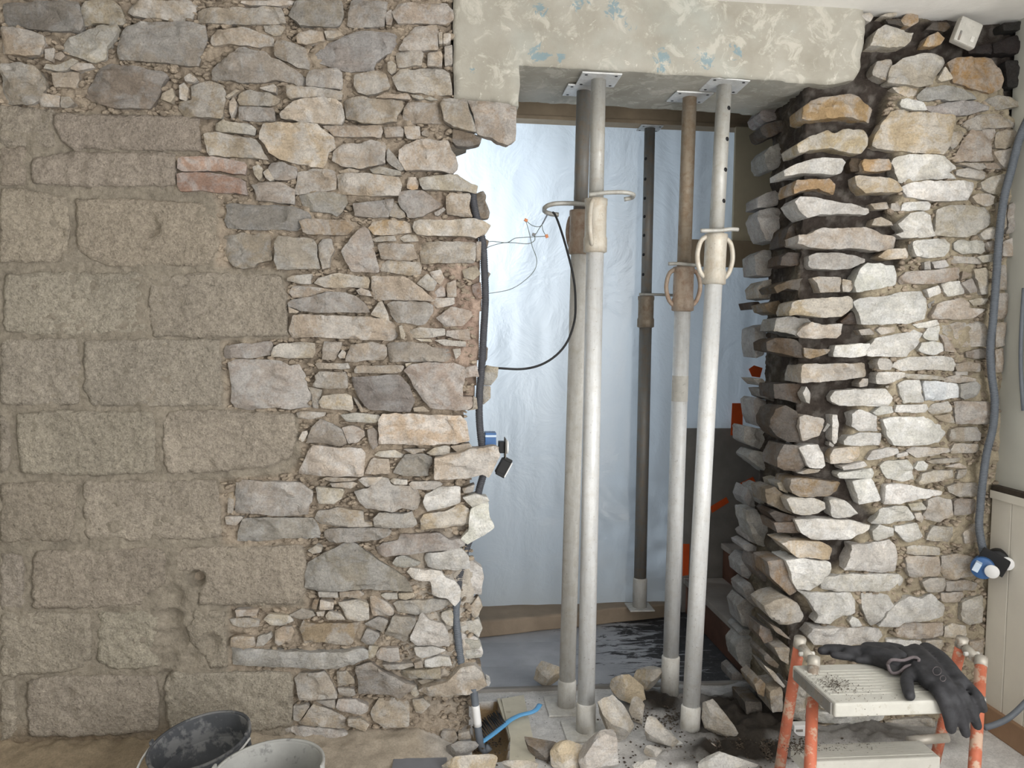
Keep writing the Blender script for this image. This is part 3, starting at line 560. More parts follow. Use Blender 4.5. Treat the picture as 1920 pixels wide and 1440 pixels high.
RIGHT = '''
@1400 20 6
o 4 660 1080 760 990 1000 950 1190 930 1300 960 1470 1080 1440 1230 1100 1200 780 1220 660 1200
g -235 160 1150 230 1040 360 990 420 1080 400 1200 230 1255 180 1220
d -150 180 1300 250 1250 420 1230 640 1130 650 1210 480 1330 260 1420 200 1390
@1600 20 6
l 10 190 390 260 220 360 160 480 190 600 230 700 240 660 330 600 385 500 400 300 395
o -5 790 390 850 280 960 230 1040 300 1000 370 940 395
d -12 830 200 900 130 1060 130 1100 180 1020 240 930 220
o -4 540 110 600 30 750 30 740 120 640 175 570 160
d -8 370 90 540 90 590 150 560 180 400 140
l 4 320 50 400 20 500 20 490 50 420 65
l 2 60 30 200 20 240 60 200 120 150 110
l 12 390 790 450 620 560 540 800 480 1050 510 1080 560 960 720 900 820 780 855 600 840
t -4 240 660 280 560 440 540 450 610 390 700 375 790 320 780 240 720
l . 960 770 1050 620 1120 770 1000 800
o7 8 1100 560 1180 520 1560 530 1640 640 1690 760 1660 880 1540 930 1300 860 1140 800 1120 700
g2 . 750 930 830 860 1000 840 1180 860 1400 920 1410 990 1200 1010 940 990 780 1010 740 970
w . 560 990 620 975 720 1010 790 1030 830 1120 700 1115 560 1080 545 1040
o4 -6 450 860 720 850 730 970 620 980 500 930
g2 . 820 1070 960 1050 1080 1015 1340 1015 1540 1080 1520 1120 1280 1170 1120 1185 900 1130
o4 14 260 1400 360 1230 440 1130 560 1110 620 1140 800 1140 1140 1180 1110 1360 1080 1500 1020 1620 880 1600 640 1580 450 1560 300 1530 240 1500
t . 1480 990 1640 940 1760 960 1860 1020 1860 1080 1640 1110 1560 1040
t . 1240 1270 1400 1170 1560 1150 1860 1250 1840 1310 1540 1320 1330 1350
k 4 1690 130 1900 120 1960 200 1700 220
k 0 1600 350 1900 250 1960 300 1960 480 1580 480
k 0 1720 560 1960 560 1960 850 1740 860
k -8 1290 420 1560 360 1590 480 1300 480
@1400 240 6
o4 4 560 190 680 110 900 30 1000 60 1100 10 1340 10 1380 80 1370 200 1300 280 1180 270 960 220 740 250 580 280
g2 -230 200 290 270 210 380 160 430 220 460 330 410 420 320 465 240 465 200 400
w2 2 430 480 560 400 760 340 900 330 1080 345 1130 380 1060 510 940 520 640 500 440 540
o 0 530 680 560 590 740 570 940 570 1020 620 1020 740 920 720 820 680 680 690 540 740
o 8 1310 400 1330 350 1600 345 1630 400 1620 470 1420 490 1330 480
d -20 1150 400 1180 340 1290 350 1290 480 1180 490
o4 16 1240 540 1290 525 1600 560 1700 610 1755 690 1720 720 1500 725 1330 730 1260 660
g2 -220 140 780 260 720 450 670 470 720 400 850 250 890 140 890
g2 -200 140 1000 180 910 320 890 510 910 540 1040 520 1130 420 1230 340 1280 230 1260 160 1120
w2 8 550 830 600 775 720 770 880 800 1100 830 1400 900 1410 940 1360 970 1160 960 840 970 700 1000 640 950
t -4 1400 850 1600 830 1610 910 1440 915
l 0 1410 1090 1440 1020 1520 1000 1640 1060 1660 1090 1520 1100
l 14 590 1200 720 1190 860 1120 1000 1130 1340 1110 1500 1200 1700 1220 1720 1340 1620 1360 1500 1385 1240 1350 1020 1360 860 1350 760 1340 600 1290
d -120 470 1130 590 1050 580 1200 540 1340 420 1330
@1600 240 6
w . 450 400 480 330 640 290 1000 310 1170 420 1180 450 1080 500 1180 560 960 570 700 590 540 610 480 500
t . 1140 350 1270 100 1330 20 1600 10 1640 60 1560 130 1590 370 1400 380 1180 370
t . 1080 50 1210 30 1260 60 1170 190 1120 240 1080 200
t . 1620 40 1860 10 1880 160 1700 240 1600 230
l . 1180 470 1300 440 1480 490 1490 560 1440 580 1180 530
t . 1190 400 1460 390 1500 440 1420 480 1300 430
w2 . 560 660 640 620 830 595 1330 590 1420 600 1360 730 1320 800 1140 815 940 820 760 790 620 770
l . 1340 770 1420 730 1560 740 1610 770 1600 850 1540 880 1400 850
l . 1440 610 1560 540 1700 520 1740 600 1720 700 1640 740 1540 735 1460 680
w . 560 870 590 840 830 820 870 860 860 920 620 930 550 930
t -4 430 850 540 835 550 870 530 935 420 930
w . 500 1080 640 960 800 940 870 980 910 1080 920 1220 560 1240 500 1200 580 1170
l . 930 1060 950 920 1110 860 1500 890 1580 960 1580 1070 1450 1150 1380 1200 1280 1230 1100 1220 930 1210
l . 1440 1190 1500 1140 1600 1100 1620 1180 1600 1240 1480 1255
w . 670 1390 680 1270 880 1245 1060 1245 1095 1300 1080 1390 1020 1440 860 1460 700 1440
w2 . 1140 1290 1180 1265 1500 1265 1500 1380 1460 1410 1240 1415 1150 1360
t . 1500 1290 1590 1260 1610 1370 1540 1390
t . 1590 260 1720 250 1830 200 1850 300 1780 480 1700 440 1600 330
t . 1480 400 1600 385 1680 440 1680 460 1510 460
t . 1640 840 1740 800 1740 1100 1650 1180
t . 1750 870 1860 800 1860 1160 1740 1180
t . 1690 1280 1850 1210 1850 1440 1690 1440
@1400 460 6
g2 -210 100 110 200 50 330 60 400 130 390 340 240 350 110 330
d -60 410 130 480 80 700 80 710 230 560 230 410 225
g2 4 720 130 760 90 1000 80 1200 110 1340 150 1340 190 1160 265 960 275 760 260 720 230
o4 10 1480 130 1600 40 1790 30 1820 80 1810 145 1640 160 1560 150
d -40 300 470 480 400 760 350 780 400 810 520 620 510 460 480 340 540
t 6 760 360 900 350 1050 360 1060 420 1050 520 840 530 800 440
t 6 1080 380 1180 400 1195 480 1160 525 1090 520
w 12 1210 400 1290 260 1380 190 1480 200 1690 230 1720 340 1720 440 1500 490 1220 530 1200 450
t -200 130 480 200 400 290 380 320 560 270 610 150 590
o4 6 500 740 530 640 680 600 960 590 1130 570 1175 610 1180 700 1120 760 1060 810 900 810 760 800 640 790 510 780
o3 -110 200 660 360 620 480 640 520 680 470 770 340 780 240 740
d -250 50 640 140 630 180 690 80 720
l 8 620 1000 650 930 740 860 860 900 1060 880 1060 1000 1030 1040 820 1050 640 1040
g -30 310 960 350 820 500 800 700 830 730 870 640 940 600 1030 500 1000
d -15 1050 860 1190 740 1250 760 1290 890 1080 890
t -6 1260 950 1440 930 1460 1000 1300 1010
g2 -200 90 930 230 890 210 1240 110 1270 85 1100
d -10 240 1090 340 1030 560 1060 640 1130 660 1180 640 1270 440 1230 240 1180
o3 4 660 1150 800 1170 940 1170 900 1220 720 1280 665 1250
w 6 1000 1180 1020 1120 1200 1110 1380 1100 1390 1130 1340 1240 1180 1260 1000 1260
@1600 460 6
w 16 5 640 90 590 400 570 560 520 820 510 840 600 845 720 800 830 600 880 400 890 95 890 60 760 30 700
w 10 160 1210 260 1060 480 1000 700 950 790 1000 740 1080 660 1190 620 1250 400 1255 170 1245
l . 1110 160 1140 120 1380 130 1460 170 1440 210 1120 200
l . 1400 130 1590 90 1600 180 1460 195
g . 810 190 870 175 880 270 810 270
w . 900 180 1040 165 1070 235 1000 260 910 260
t . 540 350 600 300 820 280 1180 250 1210 360 1150 390 900 440 640 430 560 440 540 400
w . 1010 430 1080 410 1210 400 1280 540 1060 580 1020 520
w . 830 490 960 450 1000 530 860 590
t . 1215 390 1240 290 1350 330 1290 360
l . 1370 270 1500 245 1530 300 1530 540 1450 560 1400 420
t . 1230 420 1350 370 1400 520 1310 540
l . 880 790 950 660 1060 620 1260 590 1310 640 1320 700 1510 720 1400 800 1300 830 1040 830 890 825
l . 1310 620 1420 590 1520 600 1490 660 1360 680
g -4 840 660 960 590 1010 600 900 670 860 730
w . 680 890 930 840 970 890 860 930 740 930
w . 790 1010 850 930 970 900 960 1000 960 1070 860 1070 810 1040
w . 740 1170 780 1090 900 1080 1020 1110 1020 1190 900 1240 780 1210
t . 970 1000 1060 1030 1110 1100 1170 1200 1130 1200 1040 1190 1030 1110
l . 1100 900 1160 870 1500 860 1500 1130 1330 1140 1210 1130 1160 1030
t -4 980 900 1090 905 1150 1060 1080 1040 980 970
l . 260 950 300 920 480 920 480 970 320 1005
w . 460 1370 510 1300 640 1260 1000 1245 1100 1260 1160 1330 1140 1410 900 1400 560 1410
l . 270 1330 300 1270 430 1280 450 1340 420 1400 290 1400
t . 1270 1200 1500 1150 1520 1260 1400 1280 1280 1260
t . 1170 1340 1300 1310 1440 1330 1440 1420 1180 1420
t . 1640 230 1720 220 1740 500 1640 500
t . 1610 540 1740 540 1730 830 1600 840
t . 1600 870 1720 870 1710 1130 1600 1140
t . 1600 1170 1700 1160 1690 1430 1600 1430
@1380 680 6
t 10 720 150 760 40 800 20 1500 5 1490 160 1240 190 1000 215 720 230
t 2 1390 230 1430 180 1490 180 1495 260 1400 275
w . 1590 150 1610 110 1900 105 1930 150 1720 240 1600 240
w2 4 750 340 800 270 840 340 830 460 790 440
d -30 420 300 430 240 700 240 770 290 745 440 735 470 600 430 440 400
g -150 290 300 420 290 450 400 440 440 330 390
g2 -180 190 430 240 390 340 430 330 540 380 620 330 720 260 720 220 620
l -210 200 180 300 180 350 250 280 260
w 8 1100 400 1160 320 1350 300 1680 290 1770 400 1700 490 1400 490 1180 490 1110 440
d -6 390 620 440 520 560 480 680 550 715 620 705 720 725 880 600 900 480 830 400 720
t 8 720 620 780 590 1000 630 1015 660 960 760 940 820 740 885 712 720
g 0 980 770 1030 680 1060 700 1000 780
w 2 1090 590 1140 590 1155 700 1140 900 1110 920 1080 860 1085 700
w 6 1310 580 1400 530 1540 575 1600 605 1600 770 1400 770 1320 720
w . 1550 560 1640 490 1760 490 1780 560 1600 595
w 6 1210 880 1260 820 1450 790 1640 790 1620 900 1600 930 1300 935 1220 920
o4 6 1070 1060 1110 980 1320 945 1400 950 1400 1050 1320 1120 1080 1145
w . 1490 1080 1530 1000 1720 950 1830 970 1830 1020 1700 1070 1500 1100
t2 -6 470 1080 540 920 715 940 755 1060 800 1170 740 1240 560 1210 470 1170
w 8 722 960 800 920 940 920 990 1060 1000 1160 960 1190 825 1180 765 1060
t 2 700 1245 820 1195 950 1205 920 1235 760 1255
g2 -170 95 740 120 715 280 750 450 860 460 1000 430 1040 220 960 100 900
g2 -160 140 1060 200 995 340 1010 440 1090 430 1180 390 1270 260 1170 150 1090
w . 1160 1270 1180 1240 1540 1190 1560 1240 1520 1300 1180 1305
w . 1200 1170 1440 1110 1480 1160 1440 1180 1220 1210
g -6 1060 890 1110 930 1090 950 1050 930
t -15 1680 270 1820 240 1850 400
@1600 680 6
w . 510 240 600 200 740 190 770 340 815 440 560 455 540 380
w3 . 775 240 800 205 1000 218 1195 240 1195 390 1000 420 830 435 795 340
g2 . 1205 240 1380 213 1440 260 1420 340 1380 390 1260 420 1205 390
l . 560 120 900 140 1000 160 1030 200 900 185 780 185 620 180
l . 1040 170 1180 140 1380 180 1380 208 1200 232 1040 210
l . 1150 100 1280 90 1290 140 1160 140
w . 480 560 500 480 820 468 850 520 830 570
l . 860 530 900 470 1080 430 1130 520 1100 560 900 580
t . 930 600 1100 580 1140 680 1060 670 970 640
l . 1150 435 1540 440 1540 690 1340 690 1170 690 1155 560
w 16 330 640 460 610 860 610 1000 690 1060 720 1060 800 980 900 840 920 560 940 430 925 360 760
l . 1110 760 1180 730 1400 730 1440 800 1440 880 1100 890 1090 830
l . 1100 980 1140 910 1420 910 1450 960 1400 1010 1110 1020
l . 620 1000 700 950 900 960 1080 960 1080 1000 900 1050 720 1075
w . 500 1030 610 1000 620 1040 500 1070
l . 830 1110 1000 1080 1210 1070 1190 1110 900 1145
w . 700 1190 740 1120 800 1110 850 1150 830 1210 740 1220
w . 310 1160 360 1110 600 1090 660 1150 710 1330 560 1340 370 1300
l . 740 1340 780 1250 920 1220 1150 1210 1140 1290 1000 1330 760 1370
t . 1170 1290 1190 1210 1280 1200 1260 1280 1180 1310
l . 1040 1170 1200 1130 1280 1180 1240 1190
t . 1070 1400 1200 1360 1400 1350 1420 1510 1200 1510 1090 1460
@1380 900 6
o3 8 600 70 620 0 800 -20 1000 10 1180 30 1220 60 1180 130 1040 190 900 195 700 180 640 160
t -50 470 40 570 10 590 100 580 150 490 110
t2 -40 330 100 460 80 560 180 590 300 630 380 500 340 350 260
l 8 570 220 620 200 860 200 1000 250 1010 320 920 380 760 390 640 370 600 290
w 8 1060 230 1100 210 1240 230 1380 380 1300 430 1080 430
w 6 1310 20 1360 0 1520 -20 1560 30 1640 230 1500 260 1400 280 1360 160
g2 -170 100 210 150 80 210 180 245 260 230 330 140 300
g2 -150 210 100 310 60 325 260 290 280
g2 -140 130 350 260 340 300 480 440 560 460 680 380 760 250 740 180 600 140 460
d -30 390 380 440 350 690 420 700 455 560 465 460 470
t2 -20 430 480 690 480 730 600 640 600 470 600
w 12 700 460 900 445 1300 460 1540 520 1520 570 1340 640 1260 680 1000 680 860 670 740 600
o4 8 510 710 700 690 960 700 1120 790 1130 830 1090 900 900 890 700 880 620 820
w . 1550 580 1640 510 1780 550 1780 630 1600 690 1560 680
w 14 1200 1010 1320 800 1300 740 1480 730 1740 680 1800 740 1840 960 1830 1050 1600 1040
g2 -130 80 740 160 710 280 780 350 870 220 830 100 790
g2 -145 130 640 180 600 260 680 220 720 150 690
g2 -130 50 960 130 870 240 900 200 1000 140 1120 70 1080
t2 -90 240 870 350 860 390 1150 300 1130 210 1000
o3 -15 360 920 560 900 600 1040 695 1250 600 1300 480 1180 390 1100
w 10 575 910 700 890 1060 920 1040 1060 920 1200 860 1255 700 1240 640 1110 610 1000
w2 . 950 1150 1000 1080 1240 1060 1640 1056 1850 1066 1920 1130 1900 1270 1500 1250 1100 1252 970 1230
g2 -120 80 1220 160 1160 240 1290 280 1440 200 1420 120 1340
@1600 900 6
w . 230 500 310 330 480 290 600 300 690 420 650 460 480 480 340 495
w . 350 60 560 40 840 110 1020 130 1000 170 760 220 500 270 350 270
l . 620 270 760 250 830 330 660 345
l . 820 440 850 220 980 200 1100 220 1130 400 980 480
t . 1140 240 1180 215 1390 225 1390 380 1145 400
w . 470 570 490 530 720 490 790 640 760 680 600 700 540 640
l . 690 380 760 370 800 440 780 480 720 450
l . 820 670 900 520 1160 540 1160 640 1080 700 900 690
l . 620 760 700 740 960 760 960 840 720 850 620 840
l . 620 900 640 870 970 870 990 1060 940 1090 660 1100 630 1040
t . 1000 860 1200 830 1380 880 1360 1080 1060 1130 1010 1040
t . 780 1150 860 1110 1030 1100 1040 1250 960 1270 840 1270
t . 1060 1150 1280 1130 1400 1160 1380 1240 1060 1260
t . 1240 600 1380 500 1420 700 1260 720
@1640 1080 8
w . 100 700 330 420 500 310 700 340 880 280 1000 400 1100 460 1060 620 700 685 440 685 340 750 50 760
l . 1020 380 1020 260 1330 250 1370 310 1300 390 1100 410
l . 1310 400 1440 330 1640 300 1640 700 1440 740 1310 680
t . 380 765 480 705 660 715 1030 705 1040 900 680 960 360 940
l . 1070 780 1200 720 1380 760 1400 900 1300 930 1070 930
l . 740 1080 800 980 1030 960 1070 1040 1020 1130 760 1140
w . 200 960 700 975 725 1100 200 1110
t . 1430 1000 1640 960 1640 1280 1440 1280
@1360 1100 6
l 12 440 220 560 150 690 120 830 200 885 330 840 400 640 440 520 360 470 290
g2 -110 200 50 250 0 330 80 390 170 300 200 230 130
g2 -110 150 230 220 140 330 210 380 300 330 470 190 440 170 320
g2 -100 150 520 200 480 290 490 290 590 200 600
g2 -95 135 680 200 600 330 590 420 680 300 820 260 950 170 880 140 780
t2 -60 390 430 500 480 540 600 440 640 380 540
t -20 520 430 620 480 740 600 700 590 580 520
w 10 820 60 1000 80 1420 70 1470 180 1470 300 1340 330 1180 430 1020 410 1050 340 1010 260 940 140
w . 1540 80 1700 80 1860 110 1900 220 1680 420 1640 440 1600 400 1540 250
w . 1400 400 1440 345 1500 370 1540 440 1440 465
w2 . 920 560 980 460 1340 470 1700 478 1830 500 1820 580 1740 640 1300 680 1000 650
t -5 560 690 720 690 720 880 620 820
t2 -20 440 780 480 760 600 880 590 920 500 880 450 830
l -10 450 900 560 970 680 1120 660 1140 560 1060
o3 -30 330 1100 400 1040 460 1100 440 1240 360 1200
t -5 500 1180 660 1150 650 1420 540 1420 500 1300
g -110 80 1000 150 950 230 1050 200 1280 100 1300
d -60 220 1300 400 1300 420 1420 240 1440
@1400 1140 4
w . 540 790 700 780 1030 790 1010 840 760 870 540 880
t . 540 900 700 880 960 870 1000 1000 540 1000
t . 1060 860 1400 820 1420 1000 1060 1000
l . 340 600 450 600 440 850 340 840
l . 540 590 900 590 1000 760 560 760
l . 560 440 900 440 880 560 560 560
l . 1030 560 1400 560 1420 790 1050 800
l . 1000 420 1400 400 1380 540 980 540
'''
PAL = {'s': (128, 124, 122), 'g': (148, 140, 132), 'g2': (160, 154, 147), 'b': (146, 147, 144), 't': (168, 153, 134), 't2': (122, 106, 89),
       'l': (180, 168, 150), 'l2': (184, 174, 164), 'o': (176, 142, 100), 'o2': (178, 160, 132), 'o3': (150, 126, 98), 'o4': (188, 168, 136), 'o5': (182, 156, 116), 'o6': (190, 168, 142), 'o7': (160, 122, 80),
       'p': (184, 165, 151), 'p2': (152, 120, 102), 'w': (204, 200, 192), 'w2': (196, 190, 180), 'w3': (192, 196, 202), 'd': (88, 72, 57), 'k': (50, 44, 42), 'k2': (140, 127, 114), 'br': (170, 137, 118), 'c': (168, 158, 142)}
def parse(txt):
    out = []; x0 = y0 = 0.0; s = 1.0
    for ln in txt.strip().splitlines():
        t = ln.split()
        if t[0][0] == '@': x0, y0, s = float(t[0][1:]), float(t[1]), float(t[2]); continue
        v = list(map(float, t[2:])); out.append((t[0], t[1], [(x0+v[i]/s, y0+v[i+1]/s) for i in range(0, len(v), 2)]))
    return out
PITS = []      # (x, z, radius, depth) holes and gouges in the block wall
for px, py, r, dp in ((283, 428, 15, .022), (284, 410, 9, .012), (368, 1086, 14, .05), (318, 1120, 22, .02), (318, 1160, 20, .028), (326, 1195, 24, .022), (312, 1225, 20, .016), (396, 1205, 17, .018), (300, 1240, 14, .014), (310, 1270, 14, .02),
                      (360, 1235, 9, .01), (115, 440, 10, .01), (120, 285, 14, .012), (205, 800, 7, .01), (60, 800, 9, .01), (540, 870, 26, .014), (395, 870, 9, .008), (360, 255, 16, .009), (130, 1300, 10, .012)):
    p = PY(px, py); PITS.append((p[0], p[2], r/640.0, dp))
def pit_drop(P):
    d = np.zeros(len(P))
    for x, z, r, dp in PITS:
        q = np.hypot(P[:, 0]-x, P[:, 1]-z)/r; d = np.maximum(d, dp*np.clip(1.25-q, 0, 1)**0.7*(q < 1.25))
    return d
def build_stone(code, h, pix, parent, idx, side):
    rng = np.random.default_rng(1000+idx+(5000 if side == 'R' else 0))
    block, brick = code == 'c', code == 'br'
    off = float(h) if h != '.' else (rng.uniform(7, 20) if side == 'L' else rng.uniform(4, 16))
    y0 = -off/1000.0
    if side == 'R' and off < -85:      # stones of the jamb return: stand on the jamb face
        pl = min(a for a, b in pix)*.6+max(a for a, b in pix)*.4; pm = sum(b for a, b in pix)/len(pix); y0 = .36
        for yy in np.arange(.10, .37, .01):
            if PY(pl, pm, yy)[0] > XJ-.022: y0 = yy; break
    P = np.array([PY(a, b, y0)[[0, 2]] for a, b in pix]); n = len(P)
    ar = 0.5*sum(P[i, 0]*P[(i+1) % n, 1]-P[(i+1) % n, 0]*P[i, 1] for i in range(n))
    if ar < 0: P = P[::-1].copy()
    size = math.sqrt(abs(ar)); c0 = P.mean(0)
    P = c0+(P-c0)*(1+(0.0010 if not block else 0.0035)/max(size, .02))
    # outline: clipped corners, then divided and roughened
    q = 0.06 if not block else 0.05; Q = []
    for i in range(n):
        a, b = P[i], P[(i+1) % n]; Q += [a+(b-a)*q, b-(b-a)*q]
    step = 0.0085 if not block else 0.012; R = []
    for i in range(len(Q)):
        a, b = Q[i], Q[(i+1) % len(Q)]; k = max(1, int(round(np.hypot(*(b-a))/step)))
        for j in range(k): R.append(a+(b-a)*j/k)
    R = np.array(R); amp = min(0.0024, size*0.035) if not block else 0.004
    p3 = np.c_[R, np.full(len(R), idx*3.7)]
    R = R+amp*np.c_[fbm(p3, 45, 3, 5), fbm(p3, 45, 3, 99)]
    # interior points
    sp = max(0.0054, min(0.0085, size/10)) if not block else 0.0085
    lo, hi = R.min(0), R.max(0); gx = np.arange(lo[0], hi[0], sp); gz = np.arange(lo[1], hi[1], sp*0.87)
    G = np.array([(x+(sp/2 if j % 2 else 0), z) for j, z in enumerate(gz) for x in gx]) if len(gx) and len(gz) else np.zeros((0, 2))
    if len(G):
        G = G+rng.uniform(-.22, .22, G.shape)*sp; poly = [tuple(r) for r in R]
        G = G[inside(G, poly)]
        if len(G): G = G[dist_poly(G, poly) > sp*0.55]
    nb = len(R); A = np.vstack([R, G]) if len(G) else R
    res = geometry.delaunay_2d_cdt([Vector(a) for a in A], [], [list(range(nb))], 1, 1e-6)
    V2 = np.array([tuple(v) for v in res[0]]); tris = [tuple(f) for f in res[2]]
    if len(tris) == 0: return None
    d = dist_poly(V2, [tuple(r) for r in R])
    p3 = np.c_[V2, np.full(len(V2), idx*1.93)]
    r0 = min(0.0048, size*0.07) if not block else 0.010
    e = np.clip(d/r0, 0, 1); drop = (r0*0.62)*(1-np.sqrt(np.clip(1-(1-e)**2, 0, 1)))
    if block:
        drop = drop*0.7 + 0.0045*fbm(p3, 38, 4, 3, .7) + 0.0035*fbm(p3, 6, 2, 8) + pit_drop(V2)
    elif brick:
        drop = drop*0.8 + 0.0012*fbm(p3, 40, 3, 3)
    else:
        k = 0.085 if off < 40 else 0.1
        tl = rng.uniform(-k, k, 2); cc = V2.mean(0); drop = drop + (V2-cc)@tl
        for _ in range(rng.integers(2, 5)):
            a = rng.uniform(0, 6.283); u = np.array([math.cos(a), math.sin(a)]); ext = np.abs((R-cc)@u).max()
            t = (V2-cc)@u-ext*rng.uniform(.5, .92); drop = drop+np.clip(t, 0, None)*rng.uniform(.1, .45)
        drop = drop + min(.0042, size*.045)*fbm(p3, 22, 4, 3, .55) + 0.0012*fbm(p3, 95, 2, 9)
        # split cleavage ledges
        led = fbm(np.c_[V2@np.array([[1, .3], [.2, 1.6]]), np.full(len(V2), idx*.77)], 14, 2, 21)
        drop = drop + min(.0042, size*.05)*np.tanh(led*11)
    Y = y0+drop
    # sides
    edges = {}
    for t in tris:
        for i in range(len(t)):
            a, b = t[i], t[(i+1) % len(t)]; edges[(a, b)] = 1
    rim = [(a, b) for (a, b) in edges if (b, a) not in edges]
    dep = 0.045 if off > -5 else 0.05
    if side == 'R': dep = (0.03 if y0 > .25 else 0.08) if off < -85 else (0.09 if off < -15 else 0.06)
    if off > 35: dep = 0.08
    if side == 'R' and min(a for a, b in pix) < 1545: dep = max(dep, 0.12)
    verts = [(x-c0[0], y-y0, z-c0[1]) for (x, z), y in zip(V2, Y)]; faces = [t[::-1] for t in tris]; mp = {}
    for a, b in rim:
        for v in (a, b):
            if v not in mp:
                mp[v] = len(verts); x, z = V2[v]; s_ = 0.95
                verts.append(((x-c0[0])*s_, dep, (z-c0[1])*s_))
    for a, b in rim: faces.append((a, b, mp[b], mp[a]))
    # orientation: front triangles must look towards -y
    t = faces[0]; v0, v1, v2 = [Vector(verts[i]) for i in t[:3]]
    if (v1-v0).cross(v2-v0).y > 0: faces = [f[::-1] for f in faces]
    nm = 'concrete_block' if block else ('brick' if brick else 'stone')
    o = mesh_obj(nm, verts, faces, 'concrete_block' if block else 'stone', parent, (c0[0], y0, c0[1]))
    if not block: o.data.set_sharp_from_angle(angle=math.radians(34))
    c = np.array(PAL[code], float); c = c*.80+c.mean()*.20
    if side == 'L' and code not in ('br', 'w', 'w2', 'p2'): c = c*.66+np.array((169, 157, 141.))*.34
    c = np.clip(c*(rng.uniform(.94, 1.06) if not block else rng.uniform(.97, 1.03))+rng.uniform(-1.5, 1.5, 3), 8, 245); o.color = srgb(c)
    return o
# ------------------------------------------------------------------ the two walls: mortar bed and stones
def tint_attr(me, cols):
    a = me.color_attributes.new('tint', 'FLOAT_COLOR', 'POINT'); a.data.foreach_set('color', np.c_[cols, np.ones(len(cols))].ravel())
def lin(c): return np.array(srgb(c)[:3])
EDGE = [(850, -60), (850, 190), (880, 190), (890, 235), (850, 250), (848, 275), (852, 320), (868, 350), (888, 360), (898, 440), (903, 500), (904, 560), (901, 640), (897, 700), (892, 750), (872, 780), (870, 835), (886, 845), (886, 900), (880, 930), (900, 950), (902, 985), (868, 1025), (888, 1060), (893, 1130), (888, 1180), (893, 1230), (893, 1290), (880, 1310), (880, 1560)]
BLK = [(-200, 200), (370, 215), (372, 290), (332, 290), (330, 352), (400, 360), (410, 385), (405, 500), (538, 505), (540, 638), (416, 640), (424, 765), (560, 775), (566, 860), (540, 890), (412, 902), (418, 1022), (572, 1025), (572, 1138), (430, 1140), (430, 1262), (550, 1262), (550, 1380), (470, 1400), (-200, 1440)]
def wall_left():
    X0 = -2.2; edge = [PY(a, b)[[0, 2]] for a, b in EDGE]; st = 0.0055
    poly = [(X0-.01, 2.5)]+[tuple(e) for e in edge]+[(X0-.01, -0.2)]
    xs = np.arange(X0, 0.33, st); xs = np.r_[np.arange(X0, -1.25, .03), np.arange(-1.25, .33, st)]; zs = np.arange(-0.06, 2.30, st)
    gx, gz = np.meshgrid(xs, zs); P = np.c_[gx.ravel(), gz.ravel()]
    ins = inside(P, poly); p3 = np.c_[P, np.zeros(len(P))]
    blk = [tuple(PY(a, b)[[0, 2]]) for a, b in BLK]; B = inside(P, blk)
    bd = dist_poly(P, blk)*np.where(B, 1, -1); w = np.clip(bd/.02+.5, 0, 1)
    rec = 0.010*(1-w)+0.003*w
    Y = rec+(0.011*(1-w)+.0035*w)*fbm(p3, 24, 4, 40, .6)+(.0055*(1-w)+.003*w)*fbm(p3, 80, 2, 50)+.004*fbm(p3, 5, 2, 60)+pit_drop(P)*1.0
    # crumbling right hand edge falls back
    ed = dist_poly(P, poly); Y = Y+np.clip(.05-ed, 0, .05)*.35
    n1 = fbm(p3, 3.0, 3, 70); tan, blo = lin((172, 158, 141)), lin((156, 147, 133)); pink, wht = lin((188, 164, 149)), lin((200, 192, 181)); brn = lin((120, 102, 80))
    col = tan[None]*(1-w[:, None])+blo[None]*w[:, None]
    q = np.array([PY(880, 600)[0], PY(880, 600)[2]]); f = np.clip(1.15-np.hypot((P[:, 0]-q[0])/.16, (P[:, 1]-q[1])/.34)+n1*.25, 0, 1)[:, None]; col = col*(1-f)+pink*f
    q = np.array([PY(850, 1140)[0], PY(850, 1140)[2]]); f = np.clip(1.2-np.hypot((P[:, 0]-q[0])/.18, (P[:, 1]-q[1])/.38)+n1*.25, 0, 1)[:, None]; col = col*(1-f)+wht*f
    f = np.clip((.11-P[:, 1])/.08+n1*.5, 0, 1)[:, None]*np.clip((-.45-P[:, 0])/.2, 0, 1)[:, None]; col = col*(1-f*.75)+brn*f*.75
    idx = -np.ones(len(P), int); nz, nx = gx.shape; cell = ins.reshape(nz, nx); c4 = cell[:-1, :-1] & cell[1:, :-1] & cell[:-1, 1:] & cell[1:, 1:]
    used = np.zeros((nz, nx), bool)
    for a in (0, 1):
        for b in (0, 1): used[a:nz-1+a, b:nx-1+b] |= c4
    u = used.ravel(); idx[u] = np.arange(u.sum()); V = np.c_[P[:, 0], Y, P[:, 1]][u]; I = idx.reshape(nz, nx)
    jj, ii = np.nonzero(c4); Fc = np.c_[I[jj, ii], I[jj, ii+1], I[jj+1, ii+1], I[jj+1, ii]]
    nv = len(V); pp = [(x-.012, z) for x, z in poly]; core = [(x, .035, z) for x, z in pp]+[(x, .345, z) for x, z in pp]; n = len(pp)
    faces = [tuple(f) for f in Fc]; k = nv
    faces.append(tuple(range(k, k+n))); faces.append(tuple(range(k+n, k+2*n))[::-1])
    for i in range(n): j = (i+1) % n; faces.append((k+i, k+n+i, k+n+j, k+j))
    o = mesh_obj('wall_left', np.vstack([V, core]), faces, 'mortar'); tint_attr(o.data, np.vstack([col[u], np.repeat(tan[None], 2*n, 0)]))
    tag(o, 'rough rubble stone and concrete block wall beside the opening', None, None, 'structure')
    return o
